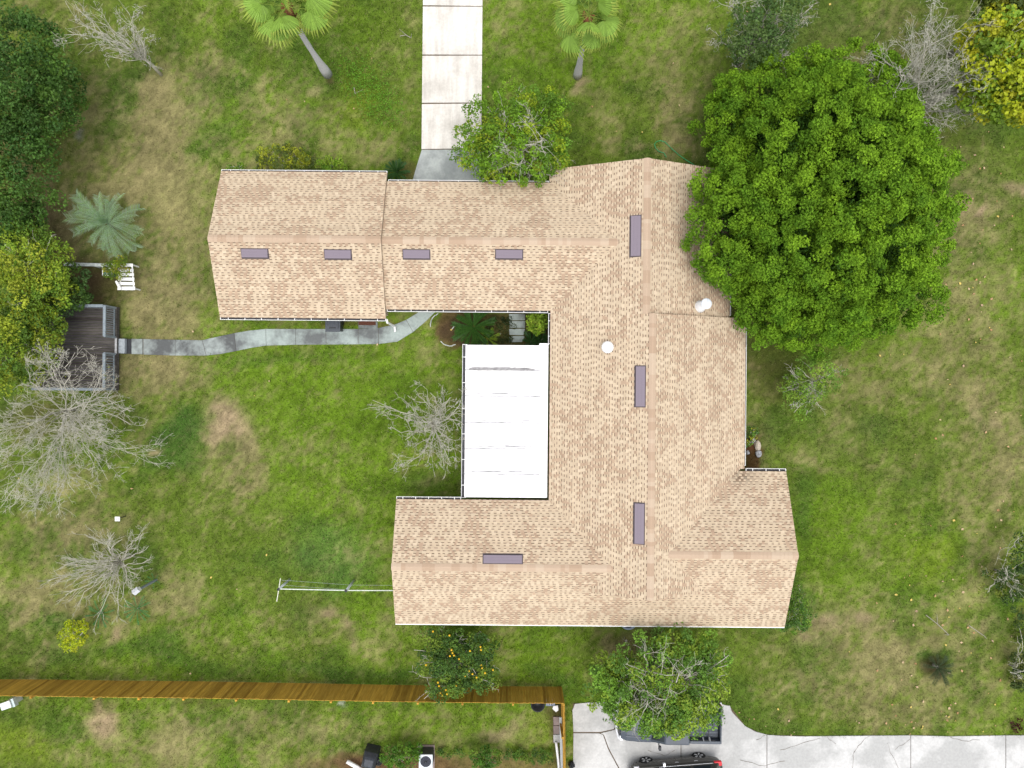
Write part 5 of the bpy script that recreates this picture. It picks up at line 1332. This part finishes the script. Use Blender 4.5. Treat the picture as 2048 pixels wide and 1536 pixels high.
# birdhouse and little solar sign
bh=thing('birdhouse',W(309,1157,0),'white birdhouse on a grey post beside the leafless bush','birdhouse')
q=V(274,1181,1.85); qb=q
MB().box((q.x-.045,q.y-.045,-.1),(q.x+.045,q.y+.045,1.70)).build('post',M['rail'],bh)
Mx=Matrix.Translation((q.x,q.y,1.70))@Matrix.Rotation(math.radians(38),4,'Z')
MB().box((-.12,-.10,0),(.12,.10,.24),0,Mx).build('box',M['white'],bh)
MB().add([Mx@Vector(v) for v in ((-.16,-.14,.24),(.16,-.14,.24),(.16,0,.34),(-.16,0,.34),(.16,.14,.24),(-.16,.14,.24))],[(0,1,2,3),(3,2,4,5),(0,3,5),(1,4,2)]).build('roof',mat('grey_roof',(.45,.46,.48),.6),bh)
MB().lathe(Mx@Vector((0,-.101,.14)),[(.035,0),(.0,.004)],12,0,Mx.to_3x3()@Vector((0,-1,0))).build('entry_hole',M['black'],bh)
MB().box((-.20,-.13,.06),(-.121,-.01,.16),0,Mx).build('ledge',M['white'],bh)
sg=thing('garden_marker',W(252,1033,0),'small white square marker on a short stake in the west lawn','marker')
q=V(234.5,1038,.75)
MB().tube([(q.x,q.y,-.1),(q.x,q.y,.72)],.018,6).build('stake',M['black'],sg)
MB().box((q.x-.12,q.y-.11,.72),(q.x+.12,q.y+.11,.75)).build('plate',M['white'],sg)
gr=MB()
for i in (-1,1):
    for j in (-1,1): gr.box((q.x+i*.045-.03,q.y+j*.042-.028,.751),(q.x+i*.045+.03,q.y+j*.042+.028,.756))
gr.build('panel_cell',mat('grey_cell',(.42,.42,.46),.4),sg)
ub=thing('utility_box',W(26,1395,0),'pale grey utility pedestal south of the fence at the west edge','utility box')
q=V(12,1411,.9); Mx=Matrix.Translation((q.x,q.y,0))@Matrix.Rotation(math.radians(20),4,'Z')
MB().box((-.20,-.16,0),(.20,.16,.82),0,Mx).build('cabinet',mat('pale_grey_enamel',(.52,.58,.58),.5),ub,bevel=.02)
MB().box((-.30,-.18,.821),(.22,.18,.90),0,Mx).build('lid',mat('pale_grey_lid',(.60,.65,.65),.5),ub,bevel=.02)
MB().box((.20,-.22,.55),(.34,.2,.80),0,Mx).build('meter_door',mat('pale_grey_door',(.45,.53,.54),.5),ub,bevel=.01)
# heat pump (air conditioner)
ac=thing('heat_pump',W(851,1508,0),'dark grey heat pump with round fan grille on a concrete pad','heat pump')
q=V(851.5,1523,.85)
a_=V(837,1490,.05);b_=V(869,1520,.05)
MB().box((a_.x,b_.y-.6,-.03),(b_.x,a_.y,.05)).build('pad',M['paver'],ac)
MB().box((q.x-.33,q.y-.33,.05),(q.x+.33,q.y+.33,.80)).build('cabinet',mat('charcoal_louvre',(.045,.05,.05),.6,0,.3,20,.4,sx=(1,1,6)),ac,bevel=.06)
MB().box((q.x-.34,q.y-.34,.80),(q.x+.34,q.y+.34,.86)).build('top_panel',mat('pale_cover',(.55,.60,.62),.45),ac,bevel=.03)
MB().lathe((q.x,q.y,.855),[(.27,0),(.27,.012),(.0,.012)],28).build('fan_opening',mat('fan_dark',(.025,.03,.045),.5),ac)
fg=MB()
for r in (.06,.12,.18,.24): 
    fg.tube([(q.x+r*math.cos(t),q.y+r*math.sin(t),.885) for t in np.linspace(0,2*math.pi,25)],.004,4)
for k in range(12): t=k*math.pi/6; fg.tube([(q.x+.05*math.cos(t),q.y+.05*math.sin(t),.888),(q.x+.28*math.cos(t),q.y+.28*math.sin(t),.872)],.004,4)
fg.lathe((q.x,q.y,.88),[(.05,0),(.03,.02),(0,.025)],12); fg.build('fan_grille',M['black'],ac)
# covered grill, white pipe, sacks
gl=thing('covered_grill',W(735,1508,0),'barbecue under a black fitted cover at the bottom edge','grill')
mb=MB(); zs=[(0,1.0,1.0),(.75,.98,.98),(1.0,.72,.62),(1.08,.60,.42)]; q=V(738,1524,.9); Rz=Matrix.Translation((q.x,q.y,0))@Matrix.Rotation(math.radians(-12),4,'Z')
rings=[[Rz@Vector((sx*.36*a,sy*.42*b,z)) for sx,sy in ((-1,-1),(1,-1),(1,1),(-1,1))] for z,a,b in zs]
for r in rings: mb.v+=r
for i in range(3):
    for k in range(4): mb.f.append([i*4+k,i*4+(k+1)%4,(i+1)*4+(k+1)%4,(i+1)*4+k]); mb.m.append(0)
mb.f.append([12,13,14,15]); mb.m.append(0)
mb.build('cover',mat('black_vinyl',(.035,.04,.05),.45,0,.3,8,.2),gl,bevel=.03)
MB().bar(Rz@Vector((-.3,-.40,.90)),Rz@Vector((.3,-.40,.90)),.02,.02).build('piping',mat('grey_piping',(.15,.16,.18),.5),gl)
tag(MB().tube([V(694,1523,.25),V(714,1534,.3),V(722,1540,.3)],.10,14).build('drain_pipe',M['white'],smooth=True),'white plastic pipe lying beside the covered grill','pipe')
bg=thing('rubbish_sack',W(757,1520,0),'crumpled black plastic sack between the grill and the leafy shrub','sack')
def lump(c,r,seed,flat=.8,n=10,m=14):
    r_=random.Random(seed); v=[];f=[]
    for i in range(n+1):
        th=math.pi*i/n
        for k in range(m):
            ph=2*math.pi*k/m; s=1+r_.uniform(-.18,.18) if 0<i<n else 1
            v.append((c[0]+r[0]*s*math.sin(th)*math.cos(ph),c[1]+r[1]*s*math.sin(th)*math.sin(ph),c[2]+r[2]*s*math.cos(th)))
    for i in range(n):
        for k in range(m): f.append((i*m+k,(i+1)*m+k,(i+1)*m+(k+1)%m,i*m+(k+1)%m))
    return v,f
v,f=lump(W(757,1519,.3),(.26,.24,.34),3); MB().add(v,f).build('sack',M['black'],bg)
# things in the fence corner
tag(MB().lathe(V(1075,1402,0),[(.30,0),(.34,.42),(.36,.45),(.32,.45),(.28,.1),(0,.1)],20).build('tub',M['black'],smooth=True),'round black tub behind the cedar fence','tub')
cr=thing('crate',W(1100,1403,0),'blue-grey slatted plastic crate against the fence corner','crate')
a_=V(1092,1398,.4);b_=V(1110,1412,.4); mcr=mat('bluegrey_plastic',(.16,.20,.30),.5)
mb=MB(); mb.box((a_.x,b_.y,.02),(b_.x,a_.y,.06)); mb.box((a_.x,b_.y,.061),(a_.x+.03,a_.y,.40)); mb.box((b_.x-.03,b_.y,.061),(b_.x,a_.y,.40)); mb.box((a_.x+.031,b_.y,.061),(b_.x-.031,b_.y+.03,.40)); mb.box((a_.x+.031,a_.y-.03,.061),(b_.x-.031,a_.y,.40)); mb.build('crate_body',mcr,cr)
for k in range(5): x=a_.x+.06+k*(b_.x-a_.x-.12)/4; MB().box((x-.018,b_.y+.031,.36),(x+.018,a_.y-.031,.385)).build('slat',mat('pale_slat',(.38,.43,.50),.5) if k==0 else bpy.data.materials['pale_slat'],cr)
tag(MB().prism([W(*p,.06)[:2] for p in ((1106,1413),(1116,1411),(1117,1421),(1112,1424),(1105,1418))],0,.06).build('broken_slab',M['white']),'broken piece of white board lying by the fence corner','board scrap')
pv_=obj('paver_strip',MB().prism([W(*p,0)[:2] for p in ((1106,1433),(1122,1433),(1123,1486),(1106,1486))],-.05,.004).mesh('paver_strip',M['crack'])); tag(pv_,kind='structure')
for y0,y1,mm in ((1434,1450.5,'paver'),(1452,1468,'paver'),(1469.5,1485,'drive2')): slab_from_px('paver',[(1106.5,y0),(1121.5,y0),(1122.5,y1),(1107.5,y1)],-.04,.05,M[mm],pv_)
tag(MB().tube([V(1112,1484,.12),V(1113.5,1496,.14),V(1116.5,1520,.14),V(1119,1550,.14)],.065,12).build('drain_pipe',M['white'],smooth=True),'white corrugated drain pipe running south from the pavers','pipe')
tag(MB().bar(V(1121,1434,.4),V(1124,1550,.4),.12,.10).build('gutter_length',M['grey_metal']),'pale metal gutter length laid along the inside of the fence return','gutter length')
# leaning post foot east of fence
tag(MB().add(*lump(W(1143,1530,.15),(.16,.16,.18),9)).build('black_pot',M['black']),'squat black pot outside the fence return by the concrete pad','pot')
# rocks
for i,(px,py,r,mm,lab) in enumerate(((1506,880,.17,'rock','bluish grey rock at the top of the east wall bed'),(1515,892,.20,'rock_tan','pale tan slab of rock in the middle of the east wall bed'),(1517,907,.19,'rock','grey and white rock at the lower outer edge of the east wall bed'),(1496,905,.11,'rock','small mauve grey rock tucked against the east wall'))):
    v,f=lump(W(px,py,.06),(r*.8,r*(1.3 if mm=='rock_tan' else 1),r*.7),20+i,n=6,m=9); tag(MB().add(v,f).build('rock',M[mm]),lab,'rock','rocks in the bed by the east wall')
# bed edging stones round the sago bed
ed=thing('bed_edging',W(880,655,0),'scalloped white edging stones curving round the sago bed','edging')
em=MB().box((-.09,-.02,0),(.09,.02,.06)).mesh('edging_stone',M['old_white']); eo=ORG[ed.name]
for (px,py,a) in ((874,629,40),(868,633,45),(864,638,60),(862,644,80),(861,650,95),(884,685,-45),(889,689,-30),(895,691,-15),(902,692,5),(908,690,15),(906,656,50)):
    obj('edging_stone',em,ed,V(px,py,0)-eo,(0,0,math.radians(a)))
# garden hose
hp=[(1333,315),(1328,306),(1318,303),(1311,296),(1309,288),(1313,283),(1321,281),(1330,284),(1342,296),(1358,310),(1372,320),(1384,327),(1395,335)]
P=[]
for i in range(len(hp)-1):
    for t in np.linspace(0,1,4)[:-1]: P.append(np.array(hp[i])*(1-t)+np.array(hp[i+1])*t)
tag(MB().tube([V(p[0],p[1],.05) for p in P],.018,6).build('garden_hose',M['hose'],smooth=True),'thin green garden hose looped on the grass by the north gable','hose')
# fallen sticks
for pts,lab in (([(800,72),(812,70),(822,76)],'pale fallen twig on the lawn left of the driveway top'),([(708,175),(710,187)],'short brown stick on the lawn near the west palm'),([(1852,1230),(1875,1248),(1898,1270)],'grey fallen branch on the rough southeast lawn'),([(1938,1251),(1970,1273)],'grey fallen limb lying nearest the east thicket')):
    sg_=[];Q=[np.array(W(x,y,.07)) for x,y in pts]
    for a,b in zip(Q,Q[1:]): sg_.append((a,b,.02,.014)); sg_.append((b,b+rng.normal(0,.2,3)*np.array((1,1,.15)),.015,.006))
    t_=thing('fallen_stick',Q[0],lab,'stick'); seg_mesh('stick',sg_,M['bark'],t_,5)
